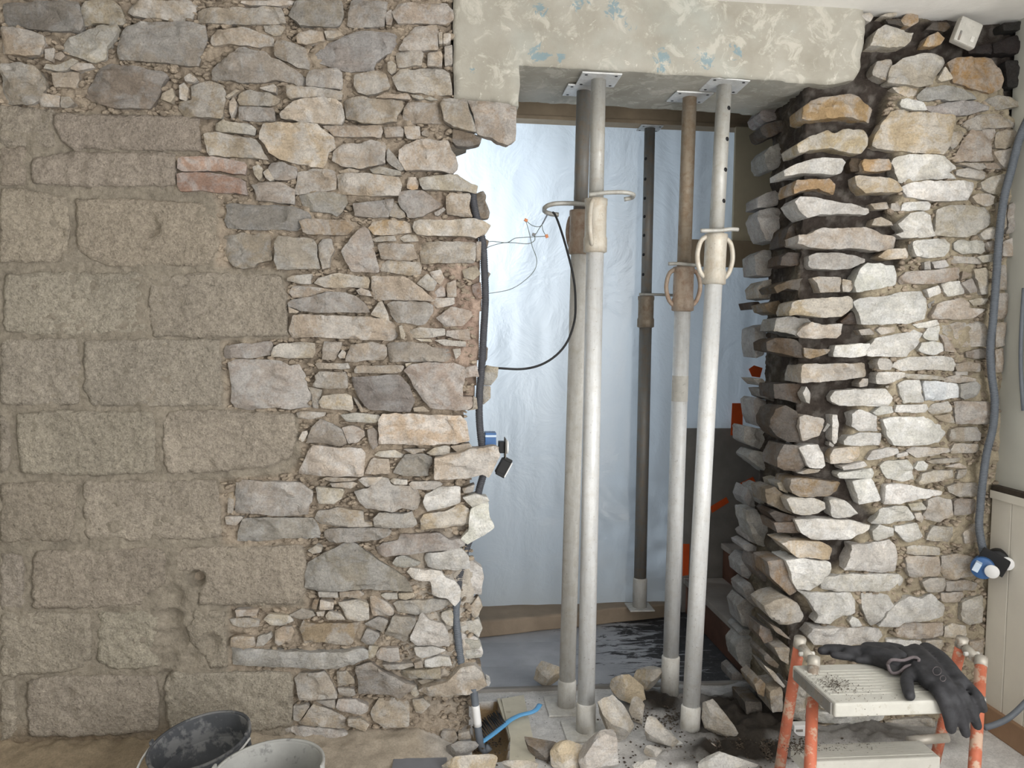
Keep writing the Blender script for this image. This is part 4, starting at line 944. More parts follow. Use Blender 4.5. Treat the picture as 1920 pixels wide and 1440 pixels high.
DARK = [(1380, 150), (1470, 150), (1630, 20), (1980, 20), (1980, 260), (1893, 215), (1878, 140), (1700, 130), (1665, 190), (1648, 260), (1690, 300), (1690, 345), (1670, 400), (1705, 440), (1690, 500), (1612, 540), (1598, 600), (1640, 640), (1640, 700), (1655, 725), (1600, 760), (1600, 800), (1580, 830), (1600, 880), (1620, 940), (1660, 970), (1600, 1010), (1610, 1040), (1560, 1065), (1500, 1120), (1545, 1170), (1500, 1215), (1470, 1250), (1500, 1300), (1480, 1350), (1640, 1390), (1640, 1560), (1380, 1560)]
XJ = PY(1508, 700)[0]
def wall_right():
    st = .006; rec0 = .05; ub = np.arange(.37, rec0, -st); ux = np.arange(XJ, X_SIDE+.05, st)
    zs = np.arange(-.08, 2.30, st); U = []
    for y in ub: U.append((XJ, y, -1, 0))
    for x in ux: U.append((x, rec0, 0, -1))
    U = np.array(U); nu, nz = len(U), len(zs)
    X = np.repeat(U[None, :, 0], nz, 0).ravel(); Yb = np.repeat(U[None, :, 1], nz, 0).ravel(); Z = np.repeat(zs[:, None], nu, 1).ravel()
    nx_ = np.repeat(U[None, :, 2], nz, 0).ravel(); ny_ = np.repeat(U[None, :, 3], nz, 0).ravel(); front = ny_ < 0
    yend = .285+.085*np.clip((1.0-Z)/.5, 0, 1); Yb = np.where(ny_ < 0, Yb, rec0+(Yb-rec0)*(yend-rec0)/(.37-rec0)); P = np.c_[X, Z]; dk = [tuple(PY(a, b, .02)[[0, 2]]) for a, b in DARK]
    p3 = np.c_[X, Yb, Z]; n1 = fbm(p3, 9, 4, 110)
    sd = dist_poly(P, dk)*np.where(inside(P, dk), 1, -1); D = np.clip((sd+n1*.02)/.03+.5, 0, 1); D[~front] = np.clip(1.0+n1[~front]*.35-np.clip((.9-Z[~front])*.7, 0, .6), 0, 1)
    out = np.where(front, .040*(1-D)+.004*D, 0.0)
    disp = out+.009*fbm(p3, 20, 4, 120, .6)+.004*fbm(p3, 80, 2, 130)
    V = np.c_[X+nx_*disp, Yb+ny_*disp, Z]
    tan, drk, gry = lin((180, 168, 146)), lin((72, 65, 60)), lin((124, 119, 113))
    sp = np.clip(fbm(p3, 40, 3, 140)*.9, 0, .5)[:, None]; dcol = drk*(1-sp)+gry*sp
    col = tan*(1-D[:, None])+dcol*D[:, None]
    sm = np.clip((1.55-X)/.2, 0, 1)*0
    I = np.arange(nu*nz).reshape(nz, nu); Fc = np.c_[I[:-1, :-1].ravel(), I[:-1, 1:].ravel(), I[1:, 1:].ravel(), I[1:, :-1].ravel()]
    faces = [tuple(f) for f in Fc]; k = len(V); a, b = XJ+.02, X_SIDE+.3
    core = [(a, .365, -.08), (b, .365, -.08), (b, .285, 2.3), (a, .285, 2.3), (b, .07, -.08), (b, .07, 2.3)]
    faces += [(k, k+1, k+2, k+3), (k+1, k+4, k+5, k+2)]
    o = mesh_obj('wall_right', np.vstack([V, core]), faces, 'mortar'); tint_attr(o.data, np.vstack([col, np.repeat(drk[None], 6, 0)]))
    tag(o, 'pale rubble stone pier with dark mortar beside the opening', None, None, 'structure')
    return o
def rubble(parent, stones, region, n, seed, y0, avoid=None):
    """small broken chips bedded in the mortar between the stones"""
    rng = np.random.default_rng(seed); polys = [[tuple(PY(a, b)[[0, 2]]) for a, b in pix] for _, _, pix in stones]; reg = [tuple(PY(a, b)[[0, 2]]) for a, b in region]
    R = np.array(reg); P = rng.uniform(R.min(0), R.max(0), (n*6, 2)); P = P[inside(P, reg)]
    if avoid: P = P[~inside(P, [tuple(PY(a, b)[[0, 2]]) for a, b in avoid])]
    ok = np.ones(len(P), bool)
    for q in polys:
        qa = np.array(q); m = ok & (P[:, 0] > qa[:, 0].min()) & (P[:, 0] < qa[:, 0].max()) & (P[:, 1] > qa[:, 1].min()) & (P[:, 1] < qa[:, 1].max()); k = np.nonzero(m)[0]
        if len(k): ok[k[inside(P[k], q)]] = False
    P = P[ok][:n]; V = []; Fc = []; C = []
    for x, z in P:
        s = rng.uniform(.0035, .0105); m = rng.integers(5, 8); a0 = rng.uniform(0, 6.28); k = len(V); asp = rng.uniform(.45, 1.0); rot = rng.normal(0, .35); yy = y0+rng.uniform(-.004, .006); c = lin((172, 158, 141))*rng.uniform(.75, 1.3)
        for lay, (f, dy) in enumerate(((1.0, .012), (1.0, .0), (.62, -s*.45))):
            for t in range(m):
                a = a0+6.283*t/m; rr = s*(rng.uniform(.75, 1.15) if lay == 0 else 1)*f; px_, pz_ = rr*math.cos(a)*1.3, rr*math.sin(a)*asp; V.append((x+px_*math.cos(rot)-pz_*math.sin(rot), yy+dy+rng.uniform(-.001, .001), z+px_*math.sin(rot)+pz_*math.cos(rot))); C.append(c)
        for lay in (0, 1):
            for t in range(m): t2 = (t+1) % m; Fc.append((k+lay*m+t, k+lay*m+t2, k+(lay+1)*m+t2, k+(lay+1)*m+t))
        Fc.append(tuple(k+2*m+t for t in range(m)))
    o = mesh_obj('mortar_rubble', V, Fc, 'mortar', parent, smooth=False); tint_attr(o.data, np.array(C)); o['kind'] = 'stuff'; return o
WL = wall_left()
SL, SR = parse(LEFT), parse(RIGHT)
for i, (c, h, pix) in enumerate(SL): build_stone(c, h, pix, WL, i, 'L')
rubble(WL, SL, [(-40, -20), (845, -20), (850, 180), (850, 330), (885, 420), (890, 700), (870, 800), (885, 950), (890, 1290), (870, 1420), (560, 1420), (-40, 210)], 2600, 11, .006, BLK)
WR = wall_right()
for i, (c, h, pix) in enumerate(SR): build_stone(c, h, pix, WR, i, 'R')
rubble(WR, SR, [(1660, 120), (1900, 200), (1870, 900), (1840, 1400), (1560, 1400), (1520, 1150), (1640, 1000), (1640, 500)], 1100, 12, .004, DARK)
# ------------------------------------------------------------------ further materials
Z_BEAM, Z_CEIL = 2.053, 2.276
def m_ceil():
    s = NT('white_plaster'); v = s.coord(rnd=False); n = s.noise(v, 9, 6, .6); n2 = s.noise(v, 70, 4, .7)
    c = s.mix(1.0, srgb((238, 236, 232)), s.ramp(n, [(.3, .93), (.7, 1.03)]), 'MULTIPLY'); return s.done(c, .9, s.bump(n2, .25, .003), spec=.15)
def m_lintel():
    s = NT('old_painted_concrete'); v = s.coord(rnd=False)
    n1 = s.noise(v, 5, 6, .6); n2 = s.noise(v, 14, 7, .7, .8); n3 = s.noise(v, 34, 6, .7, .5); n4 = s.noise(v, 160, 4, .7)
    c = s.ramp(n1, [(.3, srgb((146, 141, 129))), (.5, srgb((162, 158, 147))), (.7, srgb((175, 172, 163)))])
    c = s.mix(s.ramp(n2, [(.52, 0.0), (.60, .7)]), c, srgb((192, 188, 177)))
    c = s.mix(s.ramp(n3, [(.62, 0.0), (.67, .7)]), c, srgb((206, 202, 192)))
    tc = s.node('ShaderNodeTexCoord'); tot = None
    for px, py, r in ((1012, 20, .035), (1085, 6, .05), (1008, 103, .05), (1052, 109, .022), (1150, 20, .045), (1320, 112, .05), (1378, 98, .04), (885, 134, .018), (1240, 115, .05), (1180, 50, .035)):
        p = PY(px, py); d = s.node('ShaderNodeVectorMath', operation='DISTANCE'); s.link(tc.outputs['Object'], d.inputs[0]); d.inputs[1].default_value = tuple(p)
        f = s.ramp(d.outputs['Value'], [(0.0, 1.0), (min(r*1.5, .2), 0.0)]); tot = f if tot is None else s.math('MAXIMUM', tot, f)
    n5 = s.noise(v, 30, 8, .72, .9); msk = s.ramp(s.math('MULTIPLY', s.math('ADD', n5, 0.0), s.math('POWER', tot, .45)), [(.43, 0.0), (.47, .7)])
    c = s.mix(msk, c, srgb((112, 142, 154)))
    n6 = s.noise(v, 3.0, 4, .6); c = s.mix(s.ramp(n6, [(.5, 0.0), (.75, .35)]), c, srgb((168, 182, 180)))
    nn = s.bump(n2, .3, .006); nn = s.bump(n3, .3, .004, nn); nn = s.bump(n4, .35, .0015, nn)
    return s.done(c, .88, nn, spec=.2)
def m_sheet():
    s = NT('plastic_sheet'); t = s.node('ShaderNodeBsdfTranslucent'); d = s.node('ShaderNodeBsdfDiffuse'); g = s.node('ShaderNodeBsdfGlossy')
    v = s.coord(rnd=False); n = s.noise(v, 5, 5, .6, .6); nn = s.bump(n, .4, .02)
    t.inputs[0].default_value = (.80, .88, .95, 1); d.inputs[0].default_value = (.62, .68, .72, 1); g.inputs['Roughness'].default_value = .35
    for q in (t, d, g): s.link(nn, q.inputs['Normal'])
    m1 = s.node('ShaderNodeMixShader'); m1.inputs[0].default_value = .42; s.link(t.outputs[0], m1.inputs[1]); s.link(d.outputs[0], m1.inputs[2])
    m2 = s.node('ShaderNodeMixShader'); m2.inputs[0].default_value = .06; s.link(m1.outputs[0], m2.inputs[1]); s.link(g.outputs[0], m2.inputs[2])
    s.link(m2.outputs[0], s.n['Material Output'].inputs['Surface']); return s.m
def m_steel(name, rgb, metal=.75, rough=.45, stain=(150, 130, 108), amt=.5):
    s = NT(name); v = s.coord(); vz = s.coord(scale=(3, 3, .35)); n1 = s.noise(vz, 14, 6, .65); n2 = s.noise(v, 30, 6, .7, .4); n3 = s.noise(v, 140, 3, .7)
    c = s.mix(1.0, srgb(rgb), s.ramp(n1, [(.3, .8), (.7, 1.12)]), 'MULTIPLY'); c = s.mix(s.ramp(n2, [(.45, 0.0), (.68, amt)]), c, srgb(stain))
    c = s.mix(s.ramp(n3, [(.62, 0.0), (.72, .5)]), c, srgb((110, 96, 82)))
    return s.done(c, s.ramp(n2, [(.3, rough-.08), (.7, rough+.25)]), s.bump(n2, .2, .0015), metal, .5)
def m_planks():
    s = NT('scraped_floor'); v = s.coord(rnd=True); n1 = s.noise(v, 4, 5, .6); vs = s.coord(rnd=True, scale=(1, 3.0, 1)); n2 = s.noise(vs, 10, 7, .72, .7); n3 = s.noise(v, 60, 5, .7)
    c = s.ramp(n1, [(.3, srgb((158, 160, 165))), (.7, srgb((186, 188, 193)))])
    tc = s.node('ShaderNodeTexCoord'); sp = s.node('ShaderNodeSeparateXYZ'); s.link(tc.outputs['Object'], sp.inputs[0])
    k = s.math('MULTIPLY', s.math('ADD', sp.outputs[0], -.72), .5)
    c = s.mix(s.ramp(s.math('ADD', n2, k), [(.52, 0.0), (.60, .92)]), c, srgb((38, 37, 38)))
    c = s.mix(s.ramp(n3, [(.55, 0.0), (.75, .3)]), c, srgb((150, 148, 146)))
    return s.done(c, .8, s.bump(n3, .2, .002), spec=.25)
def m_floor():
    s = NT('dusty_floor'); v = s.coord(rnd=False); n1 = s.noise(v, 6, 6, .65, .4); n2 = s.noise(v, 40, 6, .7); n3 = s.noise(v, 180, 3, .7)
    at = s.node('ShaderNodeAttribute', attribute_name='tint')
    c = s.mix(1.0, at.outputs['Color'], s.ramp(n1, [(.3, .8), (.7, 1.12)]), 'MULTIPLY'); c = s.mix(.7, c, s.mix(1.0, c, s.ramp(n2, [(.3, .7), (.7, 1.15)]), 'MULTIPLY'))
    c = s.mix(.5, c, s.mix(1.0, c, s.ramp(n3, [(.3, .6), (.65, 1.15)]), 'MULTIPLY'))
    return s.done(c, .93, s.bump(n2, .3, .004), spec=.15)
m_ceil(); m_lintel(); m_sheet(); m_planks(); m_floor()
m_steel('galv_inner', (176, 175, 170), .25, .45, (150, 138, 120), .4); m_steel('galvanized', (212, 213, 213), .15, .42, (180, 172, 160), .3); m_steel('galvanized_brown', (156, 143, 126), .3, .55, (132, 108, 84), .8); m_steel('cast_collar', (196, 190, 178), .25, .55, (170, 150, 126), .5)
m_steel('cast_rusty', (168, 152, 136), .25, .6, (136, 104, 82), .7); m_steel('dark_steel', (132, 130, 126), .3, .5); m_steel('dusty_steel', (210, 208, 203), .05, .75, (186, 180, 168), .6)
m_plain('black', (22, 22, 24), .6, 0, .2); m_plain('black_glove', (50, 50, 53), .7, 0, .4, 35, .5, .0025, .35); m_plain('glove_cuff', (104, 96, 98), .9, 0, .2, 120, .5, .002)
m_plain('conduit_grey', (98, 104, 112), .55, 0, .12, 30); m_plain('conduit_dark', (70, 71, 76), .6, 0, .15, 30); m_plain('cap_white', (226, 226, 226), .45, 0, .04); m_plain('box_blue', (62, 100, 150), .45, 0, .15)
m_plain('plastic_white', (186, 183, 176), .6, 0, .12, 40, speck=((120, 112, 104), 60, .6, .5)); m_plain('wire_green', (92, 100, 92), .6, 0, .1); m_plain('connector', (196, 120, 70), .4, 0, .2); m_plain('connector_grey', (110, 112, 112), .5)
m_plain('orange_tape', (214, 88, 34), .6, 0, .12, 12); m_plain('orange_paint', (184, 104, 78), .55, 0, .2, 12, .1, .001, .4, 5, 'Object', ((190, 170, 150), 26, .52, .8))
m_plain('step_plastic', (186, 184, 176), .65, 0, .08, 20, .1, .001, .3, 5, 'Object', ((150, 140, 124), 45, .60, .5)); m_plain('bare_steel', (176, 170, 160), .5, .3, .15, 20, .1, .001, .4, 5, 'Object', ((120, 96, 76), 30, .55, .6))
m_plain('bucket_rubber', (74, 76, 80), .75, 0, .3, 9, .2, .003, .3, 6, 'Object', ((136, 136, 136), 14, .5, .55)); m_plain('bucket_dusty', (156, 156, 153), .85, 0, .15, 9, .2, .003, .2, 6, 'Object', ((104, 104, 104), 24, .58, .6))
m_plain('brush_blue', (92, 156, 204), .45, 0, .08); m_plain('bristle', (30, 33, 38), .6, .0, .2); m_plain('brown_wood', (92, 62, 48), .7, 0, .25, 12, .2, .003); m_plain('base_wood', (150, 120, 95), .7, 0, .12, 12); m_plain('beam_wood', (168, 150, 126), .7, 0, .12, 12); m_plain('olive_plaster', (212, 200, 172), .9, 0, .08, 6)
m_plain('stair_dark', (134, 131, 127), .85, 0, .15, 8); m_plain('stair_tread', (150, 142, 134), .85, 0, .15, 8, speck=((62, 50, 46), 9, .62, .8)); m_plain('kraft_paper', (150, 134, 116), .85, 0, .12, 10, .5, .012); m_plain('beige_trim', (196, 190, 172), .7, 0, .1, 14, speck=((140, 128, 108), 24, .6, .5))
m_plain('panel_cream', (220, 215, 204), .6, 0, .05, 6); m_plain('dark_strip', (60, 52, 44), .9, 0, .3, 40); m_plain('side_plaster', (192, 192, 184), .9, 0, .05, 5, .2, .004); m_plain('rear_plaster', (118, 122, 126), .9, 0, .05, 5)
m_plain('dirt', (84, 76, 68), .97, 0, .4, 60, .9, .008, .05, 6, 'Object', ((150, 142, 132), 110, .58, .8)); m_plain('grey_board', (116, 118, 124), .7, 0, .12, 10); m_plain('blue_fade', (196, 212, 228), .4)
def struct(o, label=None): return tag(o, label, None, None, 'structure')
def slab(name, pix, y0, y1, mat, sp=.016, amp=.002, parent=None, edge=.004, rim=.006):
    P = np.array([PY(a, b, y0)[[0, 2]] for a, b in pix]); n = len(P)
    ar = sum(P[i, 0]*P[(i+1) % n, 1]-P[(i+1) % n, 0]*P[i, 1] for i in range(n))
    if ar < 0: P = P[::-1].copy()
    R = []
    for i in range(n):
        a, b = P[i], P[(i+1) % n]; k = max(1, int(np.hypot(*(b-a))/sp))
        for j in range(k): R.append(a+(b-a)*j/k)
    R = np.array(R); p3 = np.c_[R, np.full(len(R), 3.3)]; R = R+edge*np.c_[fbm(p3, 25, 3, 5), fbm(p3, 25, 3, 99)]
    lo, hi = R.min(0), R.max(0); G = np.array([(x, z) for z in np.arange(lo[1], hi[1], sp) for x in np.arange(lo[0], hi[0], sp)]); poly = [tuple(r) for r in R]
    G = G[inside(G, poly)]; G = G[dist_poly(G, poly) > sp*.6]
    res = geometry.delaunay_2d_cdt([Vector(a) for a in np.vstack([R, G])], [], [list(range(len(R)))], 1, 1e-6)
    V2 = np.array([tuple(v) for v in res[0]]); tris = [tuple(f) for f in res[2]]; d = dist_poly(V2, poly); p3 = np.c_[V2, np.full(len(V2), 1.7)]
    Y = y0+amp*fbm(p3, 14, 4, 3)+np.clip(rim-d, 0, rim)
    ed = {(t[i], t[(i+1) % 3]) for t in tris for i in range(3)}; rm = [(a, b) for a, b in ed if (b, a) not in ed]
    verts = [(x, y, z) for (x, z), y in zip(V2, Y)]; faces = [t[::-1] for t in tris]; mp = {}; mid = {}
    for a, b in rm:
        for v in (a, b):
            if v not in mp: mid[v] = len(verts); verts.append((V2[v][0], Y[v]+.004, V2[v][1])); mp[v] = len(verts); verts.append((V2[v][0], y1, V2[v][1]))
    for a, b in rm: faces += [(a, b, mid[b], mid[a]), (mid[a], mid[b], mp[b], mp[a])]
    return mesh_obj(name, verts, faces, mat, parent)
# ------------------------------------------------------------------ room shell
XL, YB = -2.2, -4.0
def plane_z(px, py, y): return PY(px, py, y)[2]
struct(bm_obj('ceiling', box_bm(XL, X_SIDE+.3, YB, .34, Z_CEIL, Z_CEIL+.1), 'white_plaster'))
struct(bm_obj('wall_outer_left', box_bm(XL-.1, XL, YB, .36, -.1, Z_CEIL+.1), 'side_plaster'))
L = struct(slab('lintel', [(850, -30), (850, 188), (878, 190), (925, 192), (974, 197), (975, 121), (1200, 134), (1420, 148), (1560, 158), (1602, 150), (1618, 125), (1616, 100), (1624, 60), (1620, 10), (1620, -60), (850, -60)], -.004, .352, 'old_painted_concrete', .014, .0016), 'flaking painted concrete lintel over the opening')
# side wall with its window and a second one added for its light
def bx(name, *a, mat='side_plaster', bev=0.0, parent=None): return bm_obj(name, box_bm(*a, bev=bev), mat, parent)
sw = struct(bx('wall_side', X_SIDE, X_SIDE+.1, WIN_A[1], .02, -.1, Z_CEIL+.05))
for y0_, y1_, z0_, z1_ in ((WIN_A[0], WIN_A[1], -.1, WIN_Z0), (WIN_A[0], WIN_A[1], WIN_Z1, Z_CEIL+.05), (WIN_ADDED[1], WIN_A[0], -.1, Z_CEIL+.05), (WIN_ADDED[0], WIN_ADDED[1], -.1, WIN_Z0), (WIN_ADDED[0], WIN_ADDED[1], WIN_Z1, Z_CEIL+.05), (YB, WIN_ADDED[0], -.1, Z_CEIL+.05)): bx('wall_piece', X_SIDE, X_SIDE+.1, y0_, y1_, z0_, z1_, parent=sw)
for i_, w_ in enumerate((WIN_A, WIN_ADDED)):
    wn = struct(bx('window_%d' % (i_+1), X_SIDE+.03, X_SIDE+.07, sum(w_)/2-.025, sum(w_)/2+.025, WIN_Z0, WIN_Z1, mat='cap_white')); bx('sill', X_SIDE-.04, X_SIDE+.09, w_[0], w_[1], WIN_Z0-.03, WIN_Z0, mat='cap_white', parent=wn)
bw = struct(bx('wall_back', XL-.1, -1.3, YB-.1, YB, -.1, Z_CEIL+.05)); bx('wall_piece', .9, X_SIDE+.1, YB-.1, YB, -.1, Z_CEIL+.05, parent=bw); bx('wall_piece', -1.3, .9, YB-.1, YB, 2.2, Z_CEIL+.05, parent=bw); bx('wall_piece', -1.3, .9, YB-.1, YB, -.1, .3, parent=bw)
# cream boarding on the lower side wall
zt = PX(1876, 921, X_SIDE-.02)[2]
for i in range(8): struct(bx('trim_board', X_SIDE-.022, X_SIDE, -.09*(i+1)+.0, -.09*i-.003, .075, zt, mat='panel_cream', bev=.002, parent=sw))
struct(bx('trim_1', X_SIDE-.03, X_SIDE+.004, -.72, -.002, zt-.028, zt-.002, mat='panel_cream', bev=.002, parent=None)); struct(bx('trim_2', X_SIDE-.028, X_SIDE+.003, -.72, -.004, zt-.002, zt+.014, mat='dark_strip'))
struct(bx('baseboard_side', X_SIDE-.035, X_SIDE, -.72, -.004, 0, .08, mat='base_wood', bev=.003))
# front floor with a broken channel by the jamb and dirt beside the pier
def floor_front():
    xs = np.r_[XL, np.arange(-1.3, 1.5, .008), np.arange(1.5, X_SIDE+.06, .04)]; ys = np.r_[YB, -3, -2, -1.2, np.arange(-.8, -.3, .1), np.arange(-.3, .345, .008), .348]
    gx, gy = np.meshgrid(xs, ys); X, Y = gx.ravel(), gy.ravel(); P = np.c_[X, Y]; p3 = np.c_[P, np.zeros(len(P))]
    pit = [tuple(PZ(a, b)[:2]) for a, b in ((897, 1318), (934, 1316), (956, 1372), (952, 1425), (900, 1432), (880, 1400))]
    z = .0025*fbm(p3, 12, 4, 31)-.045*np.clip(dist_poly(P, pit)/.012, 0, 1)*inside(P, pit)
    n = fbm(p3, 7, 4, 33); q = PZ(1375, 1350)[:2]; f = np.clip(1.7-1.3*np.hypot((X-q[0])/.27, (Y-q[1])/.24)+n*.35, 0, 1); q2 = PZ(1245, 1330)[:2]; f = np.maximum(f, np.clip(1.5-1.3*np.hypot((X-q2[0])/.17, (Y-q2[1])/.13)+n*.35, 0, 1))
    q3 = PZ(1400, 1420)[:2]; f = np.maximum(f, np.clip(1.5-1.3*np.hypot((X-q3[0])/.26, (Y-q3[1])/.12)+n*.35, 0, 1))
    q4 = PZ(1640, 1385)[:2]; f = np.maximum(f, np.clip(1.5-1.3*np.hypot((X-q4[0])/.34, (Y-q4[1])/.13)+n*.3, 0, 1)*.8)
    z = z+f*.03*(1+.5*fbm(p3, 30, 3, 36))
    base, dirt, sand = lin((212, 210, 208)), lin((58, 53, 48)), lin((150, 128, 98)); col = base*(1-f[:, None])+dirt*f[:, None]; ip = inside(P, pit).astype(float)[:, None]; col = col*(1-ip)+sand*ip
    lf = np.clip((.12-X+n*.05)/.12, 0, 1)*np.clip((Y+.42+n*.08)/.2, 0, 1); z = z+lf*np.clip(1+Y/.16, 0, 1)*(.045+.007*fbm(p3, 26, 4, 39)); lf = lf[:, None]; mixc = lin((142, 128, 108))*np.clip((-.45-X)/.2, 0, 1)[:, None]+lin((166, 155, 140))*(1-np.clip((-.45-X)/.2, 0, 1)[:, None]); col = col*(1-lf)+mixc*lf
    I = np.arange(len(X)).reshape(gx.shape); Fc = np.c_[I[:-1, :-1].ravel(), I[:-1, 1:].ravel(), I[1:, 1:].ravel(), I[1:, :-1].ravel()]
    o = mesh_obj('floor', np.c_[X, Y, z], Fc, 'dusty_floor'); tint_attr(o.data, col); return struct(o)
floor_front()
# ------------------------------------------------------------------ passage behind the opening
ZR = PY(975, 193, 1.03)[2]
rf = tag(bpy.data.objects.new('floor_rear', None), 'dark scraped board floor of the passage', None, None, 'structure'); link(rf)
for i, (a, b) in enumerate(((.352, .56), (.563, .80), (.803, 1.6))):
    o = bm_obj('plank', box_bm(-.5, 2.2, a, b, -.03, -.002-.001*i, bev=.002), 'scraped_floor', rf)
struct(bx('trim_3', 0.15, 1.25, .334, .354, -.03, .012, mat='stair_dark', bev=.003))
struct(bx('ceiling_rear', -.5, 2.4, .34, 3.3, ZR, ZR+.08, mat='rear_plaster'))
wr = struct(bx('wall_rear', -.6, 2.5, 3.2, 3.3, -.1, ZR+.05, mat='rear_plaster')); struct(bx('wall_rear_right', 2.2, 2.3, .37, 3.2, -.1, ZR+.05, mat='rear_plaster'))
rl = struct(bx('wall_rear_left', -.6, -.5, .34, 1.15, -.1, ZR+.05, mat='rear_plaster')); bx('wall_piece', -.6, -.5, 2.15, 3.2, -.1, ZR+.05, mat='rear_plaster', parent=rl); bx('wall_piece', -.6, -.5, 1.15, 2.15, -.1, 1.2, mat='rear_plaster', parent=rl)
zb2 = PY(975, 229, 1.03)[2]
b = bx('beam_rear', -.5, 2.2, .98, 1.06, zb2+.016, ZR-.002, mat='beam_wood', bev=.003); tag(b, 'brown boxed beam under the rear ceiling', None, None, 'structure'); b.rotation_euler.z = 0
struct(bx('trim_4', -.5, 2.2, .972, 1.05, zb2, zb2+.016, mat='beam_wood', bev=.002))
# paper-covered ledge under the sheet
bm = bmesh.new(); lp = [(-.5, .70), (1.12, 1.06), (1.12, 1.35), (-.5, 1.35)]; vb = [bm.verts.new((x, y, 0)) for x, y in lp]; f = bm.faces.new(vb)
r = bmesh.ops.extrude_face_region(bm, geom=[f]); bmesh.ops.translate(bm, vec=(0, 0, .06), verts=[v for v in r['geom'] if isinstance(v, bmesh.types.BMVert)])
bmesh.ops.subdivide_edges(bm, edges=bm.edges[:], cuts=14, use_grid_fill=True)
for v in bm.verts:
    nz = float(fbm(np.array([[v.co.x, v.co.y, v.co.z]]), 9, 3, 77)[0]); v.co.y += .008*nz; v.co.z += .005*nz if v.co.z > .03 else 0
tag(bm_obj('paper_covered_ledge', bm, 'kraft_paper', smooth=True), 'low ledge wrapped in brown paper below the plastic sheet', 'ledge')
# plastic sheet
def sheet():
    xs = np.linspace(-.5, 1.55, 130); zs = np.linspace(.055, zb2+.03, 100); gx, gz = np.meshgrid(xs, zs); X, Z = gx.ravel(), gz.ravel()
    p3 = np.c_[X*2.2, np.zeros(len(X)), Z*.35]; y = 1.085+.02*(X-.9)+.006*fbm(p3, 3.2, 3, 200)
    cr = np.clip(1-np.hypot((X-.95)/.5, (Z-.35)/.45), 0, 1); y = y+.02*cr*fbm(np.c_[X+Z, Z-X*.3, X*0], 9, 3, 210)
    I = np.arange(len(X)).reshape(gx.shape); Fc = np.c_[I[:-1, :-1].ravel(), I[:-1, 1:].ravel(), I[1:, 1:].ravel(), I[1:, :-1].ravel()]; q = PY(1284, 803, 1.1); Fc = Fc[~((X[Fc[:, 1]] > q[0]) & (Z[Fc[:, 0]] < q[2]))]
    return mesh_obj('plastic_sheet', np.c_[X, y, Z], Fc, 'plastic_sheet')
tag(sheet(), 'translucent plastic sheet hung across the passage behind the props', 'plastic sheet')
# stair rising to the right behind the pier
st = empty('staircase', (1.165, .7, 0), 'dark wooden stair with stained treads behind the stone pier', 'staircase'); hh, go = .163, .172
def part_box(parent, name, x0, x1, y0, y1, z0, z1, mat, bev=.003):
    l = parent.location; return bm_obj(name, box_bm(x0-l[0], x1-l[0], y0-l[1], y1-l[1], z0-l[2], z1-l[2], bev), mat, parent)
for k in range(4):
    xa, xb = 1.165+go*k, 1.165+go*(k+1)
    part_box(st, 'riser', xa, xa+.02, .43, 1.10, 0, hh*(k+1)-.025, 'brown_wood'); part_box(st, 'tread', xa-.012, xb+.02, .42, 1.10, hh*(k+1)-.025, hh*(k+1), 'stair_tread')
sd = tag(bx('wall_stair', PY(1284, 900, 1.11)[0], 2.2, 1.11, 1.13, 0, PY(1300, 803, 1.11)[2], mat='stair_dark'), None, None, None, 'structure')
struct(bx('wall_reveal', PY(1376, 300, .97)[0], 2.2, .955, .972, plane_z(1400, 452, .955), zb2, mat='olive_plaster'))
tag(bx('wooden_rail', PY(1288, 470, .95)[0], 2.2, .935, .954, plane_z(1400, 502, .945), plane_z(1400, 452, .945), mat='beam_wood', bev=.003), 'brown wooden rail across the passage beside the pier', 'rail')  # brown band across the passage, built as a thin flat piece
for i, (pp, lab) in enumerate((([(1404, 692), (1414, 685), (1430, 690), (1425, 708), (1410, 706)], 'orange tape scrap highest on the sheet beside the pier'), ([(1373, 756), (1393, 756), (1392, 818), (1370, 816)], 'long upright strip of orange tape on the plastic sheet'),
                               ([(1384, 908), (1412, 894), (1418, 906), (1390, 920)], 'orange tape piece touching the stone pier edge'), ([(1332, 950), (1362, 932), (1367, 942), (1335, 962)], 'slanted orange tape piece beside the front prop'),
                               ([(1281, 1020), (1293, 1020), (1291, 1078), (1280, 1080)], 'lowest orange tape strip between the two prop tubes'))):
    P = [PY(a, b, 1.105 if i > 1 else 1.07) for a, b in pp]; V = [tuple(p) for p in P]+[(p[0], p[1]+.002, p[2]) for p in P]; n = len(P)
    tag(mesh_obj('orange_tape', V, [tuple(range(n)), tuple(range(n, 2*n))[::-1]]+[(k, n+k, n+(k+1) % n, (k+1) % n) for k in range(n)], 'orange_tape', smooth=False), lab, 'tape', 'orange tape on the plastic sheet')
